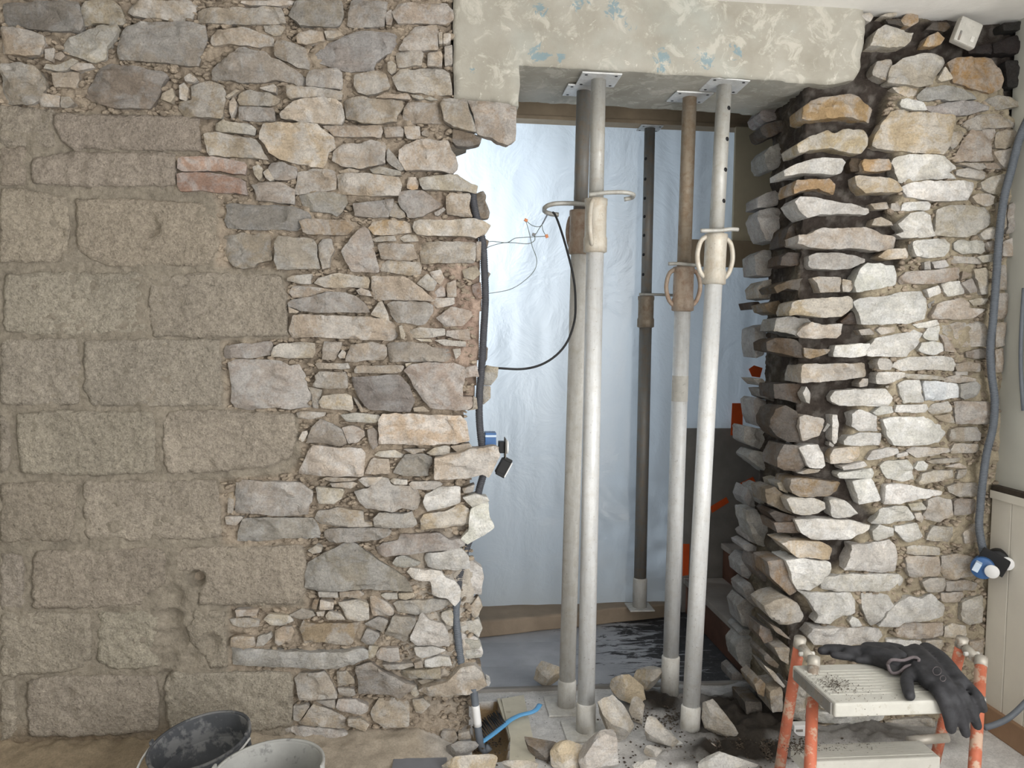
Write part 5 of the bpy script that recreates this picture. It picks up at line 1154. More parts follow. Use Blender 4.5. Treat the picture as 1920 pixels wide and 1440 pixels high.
# ------------------------------------------------------------------ adjustable steel props
def prop(base, top, label, pyc, rot, hook, mats, hole_dir=None, inner_dark=False, sleeve=.09, plate=.07, holes=None, r_out=.0272, r_in=.0232, arms=True):
    B, T = Vector(tuple(map(float, base))), Vector(tuple(map(float, top))); ax = (T-B); Ln = ax.length
    e = empty('steel_prop', B, label, 'prop', 'steel props holding up the lintel'); e.rotation_euler = Vector((0, 0, 1)).rotation_difference(ax).to_euler()
    m_in, m_out, m_col = mats; zc1, zc0 = pyc
    bm_obj('base_plate', box_bm(-plate, plate, -plate, plate, 0, .006, .002), 'dusty_steel', e)
    lathe('sleeve', [(r_out+.004, .004), (r_out+.004, sleeve), (r_out+.001, sleeve+.006)], 'dusty_steel', e, seg=28)
    lathe('outer_tube', [(r_out, sleeve), (r_out, zc0+.02)], m_out, e, seg=28)
    tp = bm_obj('top_plate', box_bm(-plate*.88, plate*.88, -plate*.82, plate*.82, Ln-.006, Ln-.0005, .002), 'galvanized', e)
    for sx in (-1, 1):
        for sy in (-1, 1): lathe('bolt_hole', [(.005, Ln-.0064), (.005, Ln-.0058)], 'black', tp, (sx*plate*.66, sy*plate*.6, 0), 10)
    it = lathe('inner_tube', [(r_in, zc1-.04), (r_in, Ln-.005)], m_in, e, seg=28)
    # cast collar with its two loop handles
    c = bpy.data.objects.new('collar', None)
    h = zc1-zc0; rc = r_out+.0085
    prof = [(r_out, zc0-.004), (rc+.001, zc0), (rc+.001, zc0+.25*h), (rc-.002, zc0+.3*h), (rc-.002, zc0+.86*h), (rc, zc0+.9*h), (rc, zc1), (r_in, zc1+.003)]
    col = lathe('collar', prof, m_col, e, seg=28); col.rotation_euler.z = math.radians(rot)
    if arms:
        for s in (-1, 1):
            pts = [(s*(rc-.006), 0, zc0+.10*h), (s*(rc+.012), 0, zc0+.22*h), (s*(rc+.023), 0, zc0+.45*h), (s*(rc+.023), 0, zc0+.65*h), (s*(rc+.013), 0, zc0+.86*h), (s*(rc-.008), 0, zc0+.95*h)]
            V, Fc = tube_geo(smooth_path(pts, .008), .0075, 10, True, 1.0); mesh_obj('loop_handle', V, Fc, m_col, col)
    # pin
    if hook:
        pts, r = hook; V, Fc = tube_geo(smooth_path([Vector(p) for p in pts], .006), r, 8); mesh_obj('hook_pin', V, Fc, 'galv_inner', e)
    if holes:
        for z, a in holes:
            V, Fc = tube_geo([(r_in*.6*math.cos(a), r_in*.6*math.sin(a), z), ((r_in+.0005)*math.cos(a), (r_in+.0005)*math.sin(a), z)], .0068, 12); mesh_obj('pin_hole', V, Fc, 'black', it)
    return e
def zl(py, px, y, base): return PY(px, py, y)[2]-base[2]
B = (.492, .034, 0.0); zc = (zl(373, 1118, .06, B), zl(472, 1118, .06, B))
prop(B, (.498, .072, Z_BEAM), 'pale steel prop standing foremost of the close pair', zc, 62, ([(-.03, -.034, zc[0]+.006), (.02, -.045, zc[0]+.012), (.075, -.05, zc[0]+.014), (.108, -.035, zc[0]+.012), (.112, -.005, zc[0]+.008), (.09, .004, zc[0]+.004)], .0068), ('galv_inner', 'galvanized', 'cast_collar'))
B = (.46, .209, 0.0); zc = (zl(396, 1085, .2, B), zl(476, 1085, .2, B))
prop(B, (.474, .185, Z_BEAM), 'steel prop half hidden behind its neighbour, black cable hanging beside it', zc, -58, ([(.03, -.03, zc[0]+.014), (-.03, -.04, zc[0]+.016), (-.09, -.045, zc[0]+.012), (-.118, -.03, zc[0]+.004), (-.118, .0, zc[0]-.006), (-.095, .012, zc[0]-.012), (-.07, .012, zc[0]-.014)], .0075), ('dark_steel', 'dusty_steel', 'cast_rusty'))
B = (.83, .245, 0.0); zc = (zl(501, 1280, .22, B), zl(582, 1280, .22, B))
prop(B, (.83, .198, Z_BEAM), 'brownish steel prop with a paper sticker on its lower tube', zc, 4, ([(-.06, -.02, zc[0]+.008), (-.03, -.034, zc[0]+.008), (.0, -.034, zc[0]+.006), (.05, -.02, zc[0]+.004)], .006), ('galvanized_brown', 'galvanized', 'cast_rusty'), sleeve=.15)
B = (.818, -.009, 0.0); zc = (zl(438, 1340, .05, B), zl(531, 1340, .05, B))
HZ = [(zl(py, 1357, .05, B), -1.05) for py in (201, 260, 318, 377)]
prop(B, (.899, .069, Z_BEAM), 'bright leaning steel prop nearest the pier with round pin holes', zc, 6, ([(-.062, -.03, zc[0]+.002), (-.03, -.034, zc[0]+.004), (.0, -.038, zc[0]+.006), (.03, -.036, zc[0]+.012), (.058, -.03, zc[0]+.014)], .0065), ('galv_inner', 'galvanized', 'cast_collar'), holes=HZ)
B = (.922, 1.0, .063); zc = (zl(556, 1208, 1.03, B), zl(613, 1208, 1.03, B)); FH = [(zl(py, 1208, 1.03, B), -2.55) for py in (300, 338, 374, 408, 443, 479, 516)]
prop(B, (.922, 1.02, zb2-.001), 'thin distant steel prop standing on the paper-covered ledge', zc, 40, ([(-.04, -.03, zc[0]+.006), (.0, -.036, zc[0]+.006), (.06, -.034, zc[0]+.006), (.13, -.02, zc[0]+.006)], .006), ('dark_steel', 'dark_steel', 'galvanized_brown'), holes=FH, arms=False, sleeve=.13, plate=.055)
# sticker on the brown prop
for o in [x for x in bpy.data.objects if x.name.startswith('steel_prop')]:
    if 'sticker' in o.get('label', ''):
        za, zb = PY(1272, 752, .22)[2], PY(1272, 704, .22)[2]
        V = []; n = 14
        for z in (za, zb):
            for k in range(n): a = math.pi+math.pi*k/(n-1); V.append((.0277*math.cos(a), .0277*math.sin(a), z))
        mesh_obj('paper_sticker', V, [(k, k+1, n+k+1, n+k) for k in range(n-1)], 'plastic_white', o)
# ------------------------------------------------------------------ conduits, boxes and cables
def P3(l, y): return [PY(a, b, y) for a, b in l]
cL = empty('corrugated_conduit', PY(865, 1250, .0), 'dark grey corrugated conduit running down the broken wall edge', 'conduit')
def child_conduit(pts, r, mat, parent, name='conduit_run'):
    l = parent.location; o = conduit(name, [Vector(tuple(map(float, p)))-l for p in pts], r, mat, parent); return o
child_conduit(P3([(886, 350), (889, 385), (898, 425), (905, 455), (908, 500), (910, 560), (907, 620), (903, 690), (899, 740), (899, 790), (905, 850), (908, 880), (898, 920), (893, 950), (884, 1000), (874, 1030), (864, 1070), (858, 1110), (855, 1150), (858, 1190), (866, 1250)], .012), .0118, 'conduit_dark', cL)
child_conduit(P3([(858, 1120), (855, 1150), (858, 1190), (866, 1250), (880, 1285)], .006), .0122, 'conduit_grey', cL)
l0 = cL.location
def child_tube(name, pts, r, mat, parent, step=.01, seg=12):
    l = parent.location; V, Fc = tube_geo([p-l for p in smooth_path(pts, step)], r, seg); return mesh_obj(name, V, Fc, mat, parent)
child_tube('smooth_end', P3([(888, 1290), (890, 1310), (893, 1335), (896, 1365), (901, 1395), (908, 1408), (918, 1400)], -.03), .0115, 'conduit_grey', cL); child_tube('white_sleeve', P3([(891.5, 1322), (893.5, 1340), (896, 1361)], -.03), .0122, 'cap_white', cL, .01)
cR = empty('corrugated_conduit', PY(1843, 1040, -.04), 'slate grey corrugated conduit dangling in front of the pale pier', 'conduit')
child_conduit(P3([(1945, 190), (1915, 250), (1897, 315), (1882, 375), (1873, 450), (1868, 520), (1862, 600), (1857, 650), (1859, 700), (1865, 750), (1862, 800), (1850, 850), (1843, 900), (1838, 950), (1836, 990), (1845, 1042)], -.04), .0125, 'conduit_grey', cR)
cS = empty('wall_pipe', PX(1918, 560, X_SIDE-.012), 'thin grey pipe on the side wall at the picture edge', 'pipe'); child_tube('pipe_run', [PX(a, b, X_SIDE-.012) for a, b in ((1920, 540), (1915, 620), (1914, 690), (1919, 770))], .006, 'conduit_grey', cS, .03)
gp = empty('grey_pipe', PY(1858, 1362, -.22), 'grey pipe curving up beside the stepladder', 'pipe'); child_tube('pipe_run', P3([(1846, 1364), (1862, 1360), (1885, 1350), (1905, 1335), (1930, 1310)], -.22), .009, 'conduit_grey', gp)
def local_box(parent, name, c, sx, sy, sz, mat, rot=(0, 0, 0), bev=.002):
    o = bm_obj(name, box_bm(-sx/2, sx/2, -sy/2, sy/2, -sz/2, sz/2, bev), mat, parent); o.location = Vector(tuple(map(float, c)))-parent.location; o.rotation_euler = rot; return o
def local_cyl(parent, name, c, r, h, mat, rot=(0, 0, 0), seg=28, r2=None, bev=.0015):
    r2 = r if r2 is None else r2; o = lathe(name, [(r-bev, -h/2), (r, -h/2+bev), (r2, h/2-bev), (r2-bev, h/2)], mat, parent, (0, 0, 0), seg); o.location = Vector(tuple(map(float, c)))-parent.location; o.rotation_euler = rot; return o
# blue box on the left edge
jb = empty('junction_box', PY(920, 830, .0), 'blue and black double socket box at the broken wall edge', 'junction box')
yb = .035
local_cyl(jb, 'box_body', PY(919, 832, yb), .0175, .045, 'box_blue', (math.pi/2, 0, 0)); local_box(jb, 'box_body', PY(919, 822, yb), .034, .05, .04, 'box_blue'); local_box(jb, 'box_band', PY(919, 816, yb), .0345, .052, .007, 'blue_fade')
local_box(jb, 'socket_insert', PY(940, 838, yb), .018, .035, .035, 'black'); local_box(jb, 'mounting_plate', PY(947, 839, yb), .003, .06, .06, 'dark_steel'); local_cyl(jb, 'cover_cap', PY(951, 838, yb), .021, .006, 'cap_white', (0, math.pi/2, 0))
g = local_box(jb, 'socket_frame', PY(944, 876, yb), .034, .03, .05, 'black', (0, math.radians(28), 0)); local_box(jb, 'cover_cap', PY(952, 880, yb), .004, .04, .05, 'cap_white', (0, math.radians(28), 0)); local_box(jb, 'socket_claw', PY(938, 890, yb-.012), .03, .01, .01, 'black', (0, math.radians(28), 0)); local_box(jb, 'socket_claw', PY(952, 862, yb-.012), .03, .01, .01, 'black', (0, math.radians(28), 0))
# blue double box hanging on the right
jr = empty('junction_box', PY(1860, 1065, -.05), 'blue double socket box with two white round caps below the hanging conduit', 'junction box')
tilt = math.radians(-24); d = -.06
local_cyl(jr, 'box_body', PY(1843, 1063, d), .034, .045, 'box_blue', (math.pi/2, 0, math.radians(-40))); local_cyl(jr, 'box_body', PY(1870, 1050, d-.005), .034, .045, 'black', (math.pi/2, 0, math.radians(-40)))
local_box(jr, 'mounting_plate', PY(1862, 1054, d-.018), .085, .004, .06, 'black', (0, math.radians(25), math.radians(-40)))
local_cyl(jr, 'cover_cap', PY(1860, 1072, d-.045), .021, .006, 'cap_white', (math.pi/2, 0, math.radians(-48))); local_cyl(jr, 'cover_cap', PY(1888, 1057, d-.04), .021, .006, 'cap_white', (math.pi/2, 0, math.radians(-48))); local_box(jr, 'box_band', PY(1832, 1062, d-.02), .018, .03, .03, 'blue_fade', (0, .4, math.radians(-40)))
# black cable and loose wires
cb = empty('black_cable', PY(940, 692, .04), 'black cable looping from the prop hook to the wall edge', 'cable')
pc = [PY(1036, 398, .12), PY(1041, 403, .12), PY(1052, 432, .11), PY(1066, 480, .1), PY(1076, 525, .1), PY(1079, 565, .1), PY(1077, 602, .1), PY(1064, 640, .09), PY(1043, 666, .08), PY(1014, 684, .07), PY(978, 692, .06), PY(930, 690, .04)]
child_tube('cable_run', pc, .0036, 'black', cb, .012, 10)
lw = empty('loose_wires', PY(1000, 440, .1), 'thin green wires with small connectors dangling by the prop hook', 'wires'); yw = .11
for pts in ([(898, 466), (918, 453), (950, 455), (965, 447), (985, 445), (1022, 443)], [(896, 480), (912, 465), (940, 456), (960, 455), (990, 457), (1003, 450), (1001, 440)], [(986, 414), (992, 435), (998, 462), (1006, 485), (1003, 505), (985, 525), (955, 543), (905, 552)],
            [(987, 414), (998, 423), (1012, 425), (1018, 418)], [(1017, 420), (1010, 430), (1006, 437), (1002, 439)], [(1016, 420), (1018, 432), (1023, 441)]):
    child_tube('wire', P3(pts, yw), .0011, 'wire_green', lw, .008, 6)
child_tube('wire_sleeve', P3([(1026, 403), (1017, 420)], yw), .0024, 'conduit_grey', lw, .01, 8)
for (a, b), m, r in (((986, 413), 'connector', .5), ((1001, 440), 'connector_grey', .3), ((1025, 443), 'connector', 1.2)): local_box(lw, 'connector', PY(a, b, yw), .011, .008, .009, m, (0, r, 0), .001)
# small white boxes
wb = empty('socket_cover', PY(1810, 64, -.02), 'dirty white socket cover tilted on the blackened stones under the ceiling', 'socket cover')
a = PY(1790, 56, -.03); pA, pB, pC = PY(1797, 33, -.03), PY(1838, 47, -.03), PY(1783, 80, -.03)
w_, h_ = np.linalg.norm(pB-pA), np.linalg.norm(pC-pA); local_box(wb, 'cover_body', PY(1811, 63, -.02), w_, .028, h_, 'plastic_white', (0, math.radians(20), 0), .006); local_box(wb, 'slot', PY(1800, 66, -.0345), .006, .003, .03, 'dark_steel', (0, math.radians(18), 0), .0008)
local_box(wb, 'slot', PY(1823, 74, -.0345), .012, .003, .018, 'dusty_steel', (0, math.radians(20), 0), .0008)
wc = empty('switch_box', PY(1500, 1390, -.05), 'clean white switch box leaning low on the pier behind the ladder', 'switch box'); local_box(wc, 'box_body', PY(1499, 1374, -.05), .05, .03, .062, 'cap_white', (0, 0, 0), .003); local_box(wc, 'slot', PY(1499, 1370, -.066), .022, .003, .007, 'dark_steel', (0, 0, 0), .0006)
# ------------------------------------------------------------------ stepladder
ld = empty('stepladder', PZ(1650, 1560), 'short stepladder with orange legs and cream plastic treads', 'stepladder'); LL = ld.location
def leg(top, via, r=.0145, names=('leg', 'leg_sleeve')):
    T, V_ = Vector(tuple(map(float, top))), Vector(tuple(map(float, via))); u = (V_-T).normalized(); E = T+u*((0.0-T.z)/u.z)
    o = tube(names[0], [T-LL, E-LL], r, 'orange_paint', ld, 18); o2 = tube(names[1], [T-LL-u*.006, T-LL+u*.02], r+.0012, 'bare_steel', o, 18); return T, u
lr = leg(PY(1500, 1200, -.40), PY(1462, 1440, -.30)); lf = leg(PY(1526, 1236, -.47), PY(1519, 1440, -.62)); rr = leg(PY(1804, 1200, -.40), PY(1750, 1440, -.30)); rfr = leg(PY(1840, 1236, -.47), PY(1827, 1440, -.62))
o = tube('steel_sleeve', [lf[0]-LL, lf[0]+lf[1]*.10-LL], .0152, 'bare_steel', ld, 18)
for a, b in ((lr[0], lf[0]), (rr[0], rfr[0])):
    q = (a+b)/2-LL; d_ = (b-a).normalized(); tube('hinge', [q-d_*.022+Vector((0, 0, -.012)), q+d_*.022+Vector((0, 0, -.012))], .013, 'bare_steel', ld, 14); tube('hinge_bolt', [q+Vector((-.02, 0, -.012)), q+Vector((.02, 0, -.012))], .006, 'dusty_steel', ld, 10)
# platform
zP = .405; fl, fr_ = PZ(1562, 1316, zP), PZ(1856, 1314, zP); bl = PZ(1540, 1250, zP); yF = (fl[1]+fr_[1])/2; yB_ = PZ(1640, 1243, zP)[1]; xa, xb = fl[0]+.0, fr_[0]
def tread(x0, x1, y0, y1, z, name, th=.034):
    o = bm_obj(name, box_bm(x0-LL[0], x1-LL[0], y0-LL[1], y1-LL[1], z-th-LL[2], z-LL[2], .006, 3), 'step_plastic', ld)
    for k in range(9):
        yy = y0+(y1-y0)*(.22+.6*k/8); bm_obj('grip_rib', box_bm(x0+.012-LL[0], x1-.012-LL[0], yy-.003-LL[1], yy+.003-LL[1], z-.0005-LL[2], z+.0014-LL[2]), 'step_plastic', o)
    return o
tread(xa, xb, yF, yB_, zP, 'platform'); bm_obj('side_bracket', box_bm(xa-.006-LL[0], xa-.001-LL[0], yF+.01-LL[1], yB_-.02-LL[1], zP-.03-LL[2], zP-.002-LL[2]), 'dark_steel', ld); bm_obj('side_bracket', box_bm(xb+.001-LL[0], xb+.006-LL[0], yF+.01-LL[1], yB_-.02-LL[1], zP-.03-LL[2], zP-.002-LL[2]), 'dark_steel', ld)
z2 = .215; s0, s1 = PZ(1486, 1418, z2), PZ(1758, 1414, z2); yb2 = PZ(1600, 1392, z2)[1]
tread(s0[0]+.02, s1[0], s0[1]-.03, yb2, z2, 'lower_step', .034); tube('cross_bar', [Vector((s1[0]-.02, yb2+.02, z2-.012))-LL, Vector((s1[0]+.09, yb2+.02, z2-.008))-LL], .012, 'bare_steel', ld, 14)
# crumbs on the treads
def crumbs(name, centers, label, mat='dirt'):
    rng = np.random.default_rng(5); V = []; Fc = []
    for (c, rx, ry, n, smin, smax) in centers:
        for _ in range(n):
            a = rng.normal(0, 1, 2); s = rng.uniform(smin, smax); p = np.array([c[0]+a[0]*rx*.45, c[1]+a[1]*ry*.45, c[2]+s*.35]); k = len(V)
            for q in ((1, 0, 0), (-.9, .2, 0), (0, 1, .1), (.1, -1, 0), (0, 0, .8), (0, 0, -.6)): V.append(tuple(p+s*np.array(q)*rng.uniform(.6, 1.1)))
            for f in ((0, 2, 4), (2, 1, 4), (1, 3, 4), (3, 0, 4), (2, 0, 5), (1, 2, 5), (3, 1, 5), (0, 3, 5)): Fc.append(tuple(k+i for i in f))
    return tag(mesh_obj(name, V, Fc, mat, smooth=False), label, 'debris', None, 'stuff')
crumbs('mortar_crumbs', [(PZ(1565, 1283, zP+.002), .05, .05, 330, .0008, .0022), (PZ(1600, 1300, zP+.002), .12, .08, 90, .0007, .0018), (PZ(1502, 1404, z2+.002), .04, .03, 220, .001, .003), (PZ(1580, 1400, z2+.002), .13, .03, 90, .0008, .002)], 'dark mortar crumbs scattered on the ladder treads')
crumbs('mortar_debris', [(PZ(1420, 1405, .02), .22, .10, 700, .002, .007), (PZ(1260, 1350, .02), .2, .1, 500, .0015, .006), (PZ(1120, 1425, .003), .5, .12, 260, .0015, .006), (PZ(900, 1395, -.035), .06, .06, 220, .002, .006), (PZ(1000, 1340, .002), .4, .2, 120, .0008, .0025)], 'grey mortar debris strewn over the floor of the opening')
# ------------------------------------------------------------------ gloves
def blob(name, tubes, mat, parent, vox=.0042, sm=6):
    V = []; Fc = []
    for path, rad in tubes:
        pts = smooth_path(path, .012); n = len(pts); R = np.interp(np.linspace(0, 1, n), np.linspace(0, 1, len(rad)), rad); P = [p-parent.location for p in pts]
        t0, t1 = (P[0]-P[1]).normalized(), (P[-1]-P[-2]).normalized(); P = [P[0]+t0*R[0]*.6]+P+[P[-1]+t1*R[-1]*.5, P[-1]+t1*R[-1]*.85]; R = [R[0]*.5]+list(R)+[R[-1]*.8, R[-1]*.35]
        v, f = tube_geo(P, R, 10); k = len(V); V += v; Fc += [tuple(i+k for i in q) for q in f]
    o = mesh_obj(name, V, Fc, mat, parent); m = o.modifiers.new('remesh', 'REMESH'); m.mode = 'VOXEL'; m.voxel_size = vox; m.use_smooth_shade = True
    m2 = o.modifiers.new('smooth', 'SMOOTH'); m2.iterations = sm; m2.factor = .5; return o
gz = zP+.013
g1 = empty('work_glove', PZ(1640, 1250, zP), 'black work glove lying flat on the ladder platform, cuff open to the front', 'glove', 'pair of black gloves')
def gp_(px, py, z): return PZ(px, py, z)
blob('glove_body', [([gp_(1680, 1244, gz+.01), gp_(1650, 1232, gz+.01), gp_(1618, 1226, gz), gp_(1592, 1226, gz)], [.026, .027, .024, .02]), ([gp_(1690, 1238, gz+.012), gp_(1660, 1222, gz+.012), gp_(1625, 1217, gz+.006)], [.024, .025, .02]),
                    ([gp_(1600, 1226, gz), gp_(1570, 1220, gz), gp_(1540, 1220, gz)], [.014, .0135, .012]), ([gp_(1605, 1221, gz), gp_(1575, 1216, gz), gp_(1548, 1215, gz)], [.013, .0125, .011]), ([gp_(1606, 1230, gz), gp_(1580, 1230, gz), gp_(1562, 1227, gz)], [.0125, .012, .0105]), ([gp_(1640, 1218, gz+.008), gp_(1662, 1213, gz+.01), gp_(1690, 1216, gz+.008)], [.015, .014, .012]), ([gp_(1650, 1240, gz), gp_(1625, 1238, gz-.002), gp_(1606, 1237, gz-.003)], [.012, .011, .01])], 'black_glove', g1)
ring = [gp_(1655, 1242, gz+.010), gp_(1663, 1235, gz+.024), gp_(1684, 1236, gz+.022), gp_(1702, 1230, gz+.032), gp_(1713, 1234, gz+.030), gp_(1707, 1244, gz+.016), gp_(1690, 1247, gz+.010), gp_(1676, 1258, gz-.004), gp_(1662, 1259, gz-.006)]
ring = [Vector(tuple(r_))+Vector((0, -.022, .006)) for r_ in ring]; rp = smooth_path(ring+ring[:2], .006)[:-3]; V, Fc = tube_geo([p-g1.location for p in rp], .0042, 8); mesh_obj('cuff_rim', V, Fc, 'glove_cuff', g1)
cen = sum(ring, Vector())/len(ring); V = [tuple(p-g1.location+Vector((0, .004, 0))) for p in rp]+[tuple(cen-g1.location+Vector((0, .03, .002)))]; mesh_obj('cuff_opening', V, [(i, (i+1) % len(rp), len(rp)) for i in range(len(rp))], 'black', g1)
g2 = empty('work_glove', PZ(1760, 1290, zP), 'black work glove hanging its four fingers over the platform edge', 'glove', 'pair of black gloves')
yh = yF-.016
def gh(px, py, y=yh): return PY(px, py, y)
blob('glove_body', [([gp_(1715, 1222, gz+.01), gp_(1735, 1245, gz+.012), gp_(1757, 1272, gz+.010), gp_(1775, 1292, gz+.006)], [.024, .028, .028, .022]), ([gp_(1735, 1218, gz+.01), gp_(1762, 1240, gz+.012), gp_(1785, 1266, gz+.010), gp_(1803, 1284, gz+.006)], [.022, .026, .026, .022]), ([gp_(1698, 1224, gz+.008), gp_(1718, 1250, gz+.01), gp_(1742, 1280, gz+.008)], [.02, .024, .02]),
                    ([gp_(1745, 1278, gz+.004), gp_(1765, 1305, gz), gh(1778, 1338), gh(1783, 1368)], [.0165, .0165, .0155, .0125]), ([gp_(1768, 1284, gz+.004), gp_(1786, 1308, gz), gh(1800, 1340), gh(1811, 1376)], [.016, .0155, .0145, .0115]), ([gp_(1788, 1284, gz+.004), gp_(1806, 1306, gz), gh(1822, 1334), gh(1833, 1362)], [.0155, .015, .014, .011]), ([gp_(1800, 1272, gz+.006), gp_(1820, 1292, gz+.002), gp_(1836, 1310, gz-.002), gh(1844, 1330)], [.014, .0135, .013, .0105]),
                    ([gp_(1722, 1255, gz+.004), gp_(1702, 1270, gz+.002), gp_(1702, 1290, gz), gp_(1706, 1305, gz)], [.018, .0165, .0155, .013])], 'black_glove', g2)
for (a, b), r in (((1757, 1258), .006), ((1768, 1272), .004)):
    th = [gp_(a+8*math.cos(t)*r/.006, b+8*math.sin(t)*r/.006, gz+.0415-.0004*(a-1757)) for t in np.linspace(0, 6.28, 16)]; V, Fc = tube_geo([Vector(tuple(p))-g2.location for p in th], .0006, 5); mesh_obj('printed_mark', V, Fc, 'glove_cuff', g2)
# ------------------------------------------------------------------ buckets
def bucket(center, r, h, tilt, az, label, mat, bail=None):
    e = empty('bucket', center, label, 'bucket'); e.rotation_euler = (Matrix.Rotation(az, 4, 'Z') @ Matrix.Rotation(tilt, 4, 'Y')).to_euler()
    rb = r*.72; lathe('shell', [(0.0005, .0), (rb, .0), (r-.004, h-.018), (r+.004, h-.014), (r+.005, h), (r-.001, h+.001), (r-.004, h-.004), (r-.012, h-.06), (rb+.02, h*.45), (rb-.004, .008), (0.0005, .008)], mat, e, seg=48)
    lathe('rim_bead', [(r+.001, h-.004), (r+.006, h-.002), (r+.006, h+.003), (r+.001, h+.004), (r-.002, h)], mat, e, seg=48, closed=True)
    if bail:
        a0, drop, side = bail
        for s in (0, math.pi): bm = box_bm(-.008, .008, -.003, .003, h-.03, h+.012, .002); o = bm_obj('ear', bm, mat, e); o.location = ((r+.006)*math.cos(a0+s), (r+.006)*math.sin(a0+s), 0); o.rotation_euler.z = a0+s+math.pi/2
        pts = []
        for t in np.linspace(0, math.pi, 21): pts.append(((r+.008)*math.cos(a0+t), (r+.008)*math.sin(a0+t)*1.0, h-.012)) if False else pts.append(Vector(((r+.012)*math.cos(a0+t)+side[0]*math.sin(t), (r+.012)*math.sin(a0+t)+side[1]*math.sin(t), h-.006-drop*math.sin(t))))
        V, Fc = tube_geo(smooth_path(pts, .015), .0028, 8); mesh_obj('wire_handle', V, Fc, 'galvanized', e)
    return e
def bucket_at(px, py, zr, r, tilt, az, label, mat, bail):
    c = Vector(tuple(PZ(px, py, zr))); t = math.radians(tilt); a = math.radians(az); zb = r*.72*abs(math.sin(t)); h = (zr-zb)/math.cos(t)
    ax = (Matrix.Rotation(a, 3, 'Z') @ Matrix.Rotation(t, 3, 'Y')) @ Vector((0, 0, 1)); return bucket(c-ax*h+Vector((0, 0, .004)), r, h, t, a, label, mat, bail)
bucket_at(374, 1391, .20, .122, -11, 30, 'black rubber bucket with wire handle against the block wall', 'bucket_rubber', (math.radians(140), .03, (-.04, .0)))
bucket_at(503, 1446, .27, .118, -5, 20, 'dusty grey bucket standing in front of the black one', 'bucket_dusty', (math.radians(150), .02, (.0, -.02)))
# ------------------------------------------------------------------ loose stones on the floor
def rock(px0, px1, py0, py1, code, label, z=0.0, seed=0, flat=.8, rot=0.0, lift=0.0, group='fallen stones on the floor'):
    rng = np.random.default_rng(900+seed); c = PZ((px0+px1)/2, py1-.12*(py1-py0), z); dep = (c-CAM)@FW; w = (px1-px0)/F_PX*dep; h = (py1-py0)/F_PX*dep
    bm = bmesh.new(); bmesh.ops.create_icosphere(bm, subdivisions=4, radius=1.0); P = np.array([v.co[:] for v in bm.verts])
    for k in range(16):
        n = rng.normal(0, 1, 3); n /= np.linalg.norm(n); t = rng.uniform(.42, .72); d = P@n; P = P-np.clip(d-t, 0, None)[:, None]*n
    P = P+.03*fbm(P, 2.6, 4, seed*7)[:, None]*P; P[:, 2] *= (.5 if abs(rot) > .25 else .85); ca, sa = math.cos(rot), math.sin(rot)
    x, zz = P[:, 0]*ca-P[:, 2]*sa, P[:, 0]*sa+P[:, 2]*ca; P = np.c_[x, P[:, 1], zz]; lo, hi = P.min(0), P.max(0); P = (P-(lo+hi)/2)/(hi-lo)
    P = P*np.array([w, min(w, max(h, .03))*flat, h]); P[:, 2] -= P[:, 2].min()
    for v, p in zip(bm.verts, P): v.co = p
    for f in bm.faces: f.smooth = True
    o = bm_obj('fallen_stone', bm, 'stone', None, (c[0], c[1]+.0, z-.004+lift)); o.color = srgb(np.clip((np.array(PAL[code], float)*.72+np.mean(PAL[code])*.28)*1.03+rng.uniform(-4, 4), 0, 255)); me = o.data; me.polygons.foreach_set('use_smooth', [True]*len(me.polygons)); me.set_sharp_from_angle(angle=math.radians(20))
    return tag(o, label, 'stone', group)
RK = [((1000, 1056, 1243, 1292), 'o4', 'rounded tan stone behind the close pair of props', .9, .1), ((1186, 1244, 1253, 1312), 'o4', 'brownish rough stone touching the sticker prop foot', .8, .3), ((1142, 1210, 1264, 1334), 'o4', 'smooth buff stone resting on the heap between the props', .6, -.4),
      ((1178, 1210, 1310, 1362), 'l', 'small upright stone behind the big grey block', .6, .1), ((1116, 1190, 1314, 1404), 'l', 'large layered grey stone touching the foremost prop foot', .7, -.6), ((1204, 1272, 1345, 1408), 'l', 'pointed slab of stone lying in the dirt between props', .6, -.65),
      ((1314, 1384, 1317, 1393), 'l', 'long stone leaning in the dirt beside the leaning prop', .6, -.8), ((1080, 1158, 1370, 1448), 'l2', 'pinkish grey stone block in front of the foremost prop', .8, .3), ((983, 1056, 1386, 1434), 't2', 'dark split stone slab beside the beige plank', .6, -.5),
      ((1030, 1098, 1392, 1444), 'o4', 'buff flat stone behind the pinkish block', .7, -.2), ((1304, 1428, 1410, 1462), 'w', 'wide pale flat slab lowest beside the ladder leg', .6, 0.0), ((1208, 1242, 1398, 1424), 'l', 'small triangular chip below the pointed slab', .7, .2), ((1184, 1232, 1424, 1450), 'w2', 'thin pale chip at the bottom of the heap', .8, 0.0),
      ((836, 898, 1391, 1424), 'g2', 'grey flat stone at the foot of the wall edge', .7, .1), ((828, 932, 1412, 1456), 'o4', 'large buff stone in front of the wall foot', .7, -.1), ((940, 1012, 1424, 1460), 'l', 'pale stone at the bottom beside the dark split slab', .7, 0.0), ((1322, 1346, 1392, 1412), 'o4', 'tiny tan chip beside the pale flat slab', .8, 0.0)]
for i, (b, c, lab, fl_, rt_) in enumerate(RK): rock(*b, c, lab, seed=i+1, flat=fl_, rot=rt_)
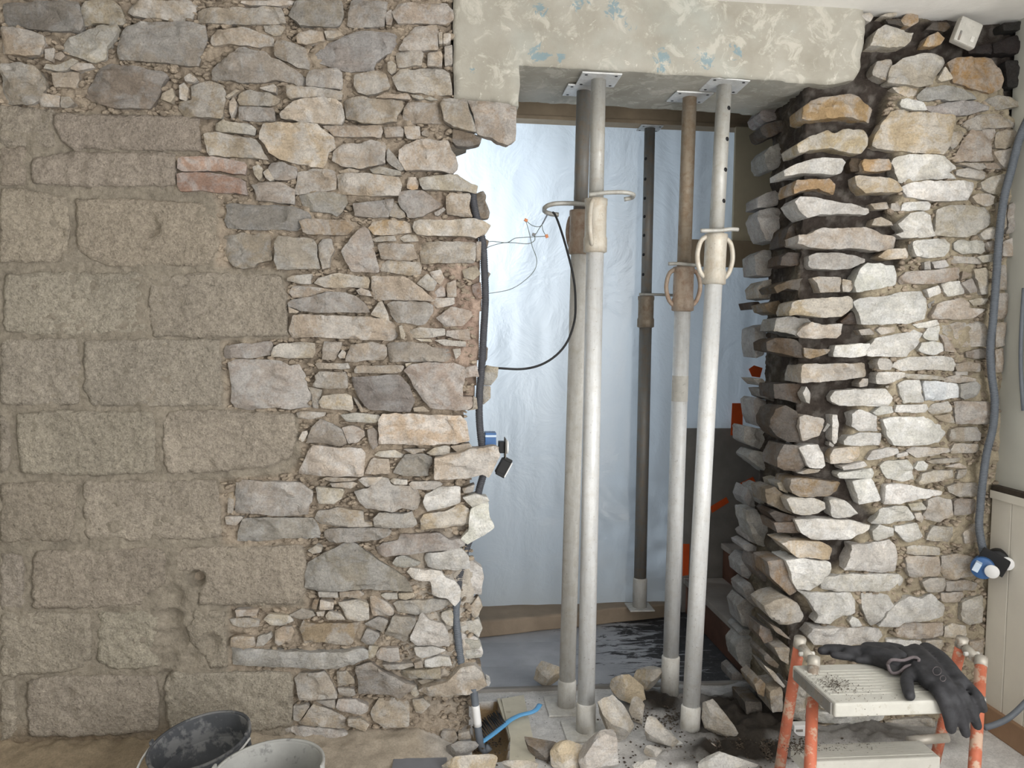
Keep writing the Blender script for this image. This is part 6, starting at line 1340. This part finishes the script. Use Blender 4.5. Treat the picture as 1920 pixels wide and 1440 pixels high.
# ------------------------------------------------------------------ plank, brush and board on the floor
def flat_piece(name, pix, z0, th, mat, label, cat):
    P = [PZ(a, b, z0+th) for a, b in pix]; n = len(P); bm = bmesh.new(); lo = [bm.verts.new((p[0], p[1], z0)) for p in P]; hi = [bm.verts.new((p[0], p[1], z0+th)) for p in P]
    bm.faces.new(lo); bm.faces.new(hi); [bm.faces.new((lo[i], lo[(i+1) % n], hi[(i+1) % n], hi[i])) for i in range(n)]; bmesh.ops.recalc_face_normals(bm, faces=bm.faces[:])
    return tag(bm_obj(name, bm, mat), label, cat)
flat_piece('beige_plank', [(940, 1310), (982, 1303), (1002, 1396), (1004, 1432), (955, 1432), (957, 1384)], .002, .014, 'beige_trim', 'beige cover strip lying beside the channel in the floor', 'plank'); flat_piece('channel_edge', [(932, 1310), (938, 1309), (960, 1380), (955, 1384)], .0, .012, 'beige_trim', 'narrow beige edging along the open floor channel', 'edging')
flat_piece('grey_board', [(738, 1422), (838, 1420), (838, 1470), (730, 1470)], .002, .012, 'grey_board', 'flat grey board at the foot of the stone wall', 'board')
br_ = empty('wire_brush', PZ(960, 1370, .02), 'blue plastic wire brush with black bristles lying on the plank', 'brush'); zb_ = .03
hp = [PZ(904, 1391, .012), PZ(925, 1376, .02), PZ(945, 1360, .026), PZ(957, 1350, .03), PZ(975, 1341, .034), PZ(995, 1336, .038), PZ(1006, 1330, .042), PZ(1012, 1321, .048)]
V, Fc = tube_geo([p-br_.location for p in smooth_path(hp, .008)], .0092, 10, True, .5); mesh_obj('handle', V, Fc, 'brush_blue', br_)
a_, b_ = Vector(tuple(PZ(906, 1388, .014))), Vector(tuple(PZ(948, 1357, .028))); rngb = np.random.default_rng(3)
for i in range(13):
    for j in range(3):
        p = a_.lerp(b_, i/12)+Vector((0, 0, .002)); q = p+Vector((-.022-.004*j+rngb.normal(0, .002), .03+.006*j, .022+rngb.normal(0, .003))); V, Fc = tube_geo([p-br_.location, q-br_.location], .0017, 5); mesh_obj('bristle', V, Fc, 'bristle', br_)
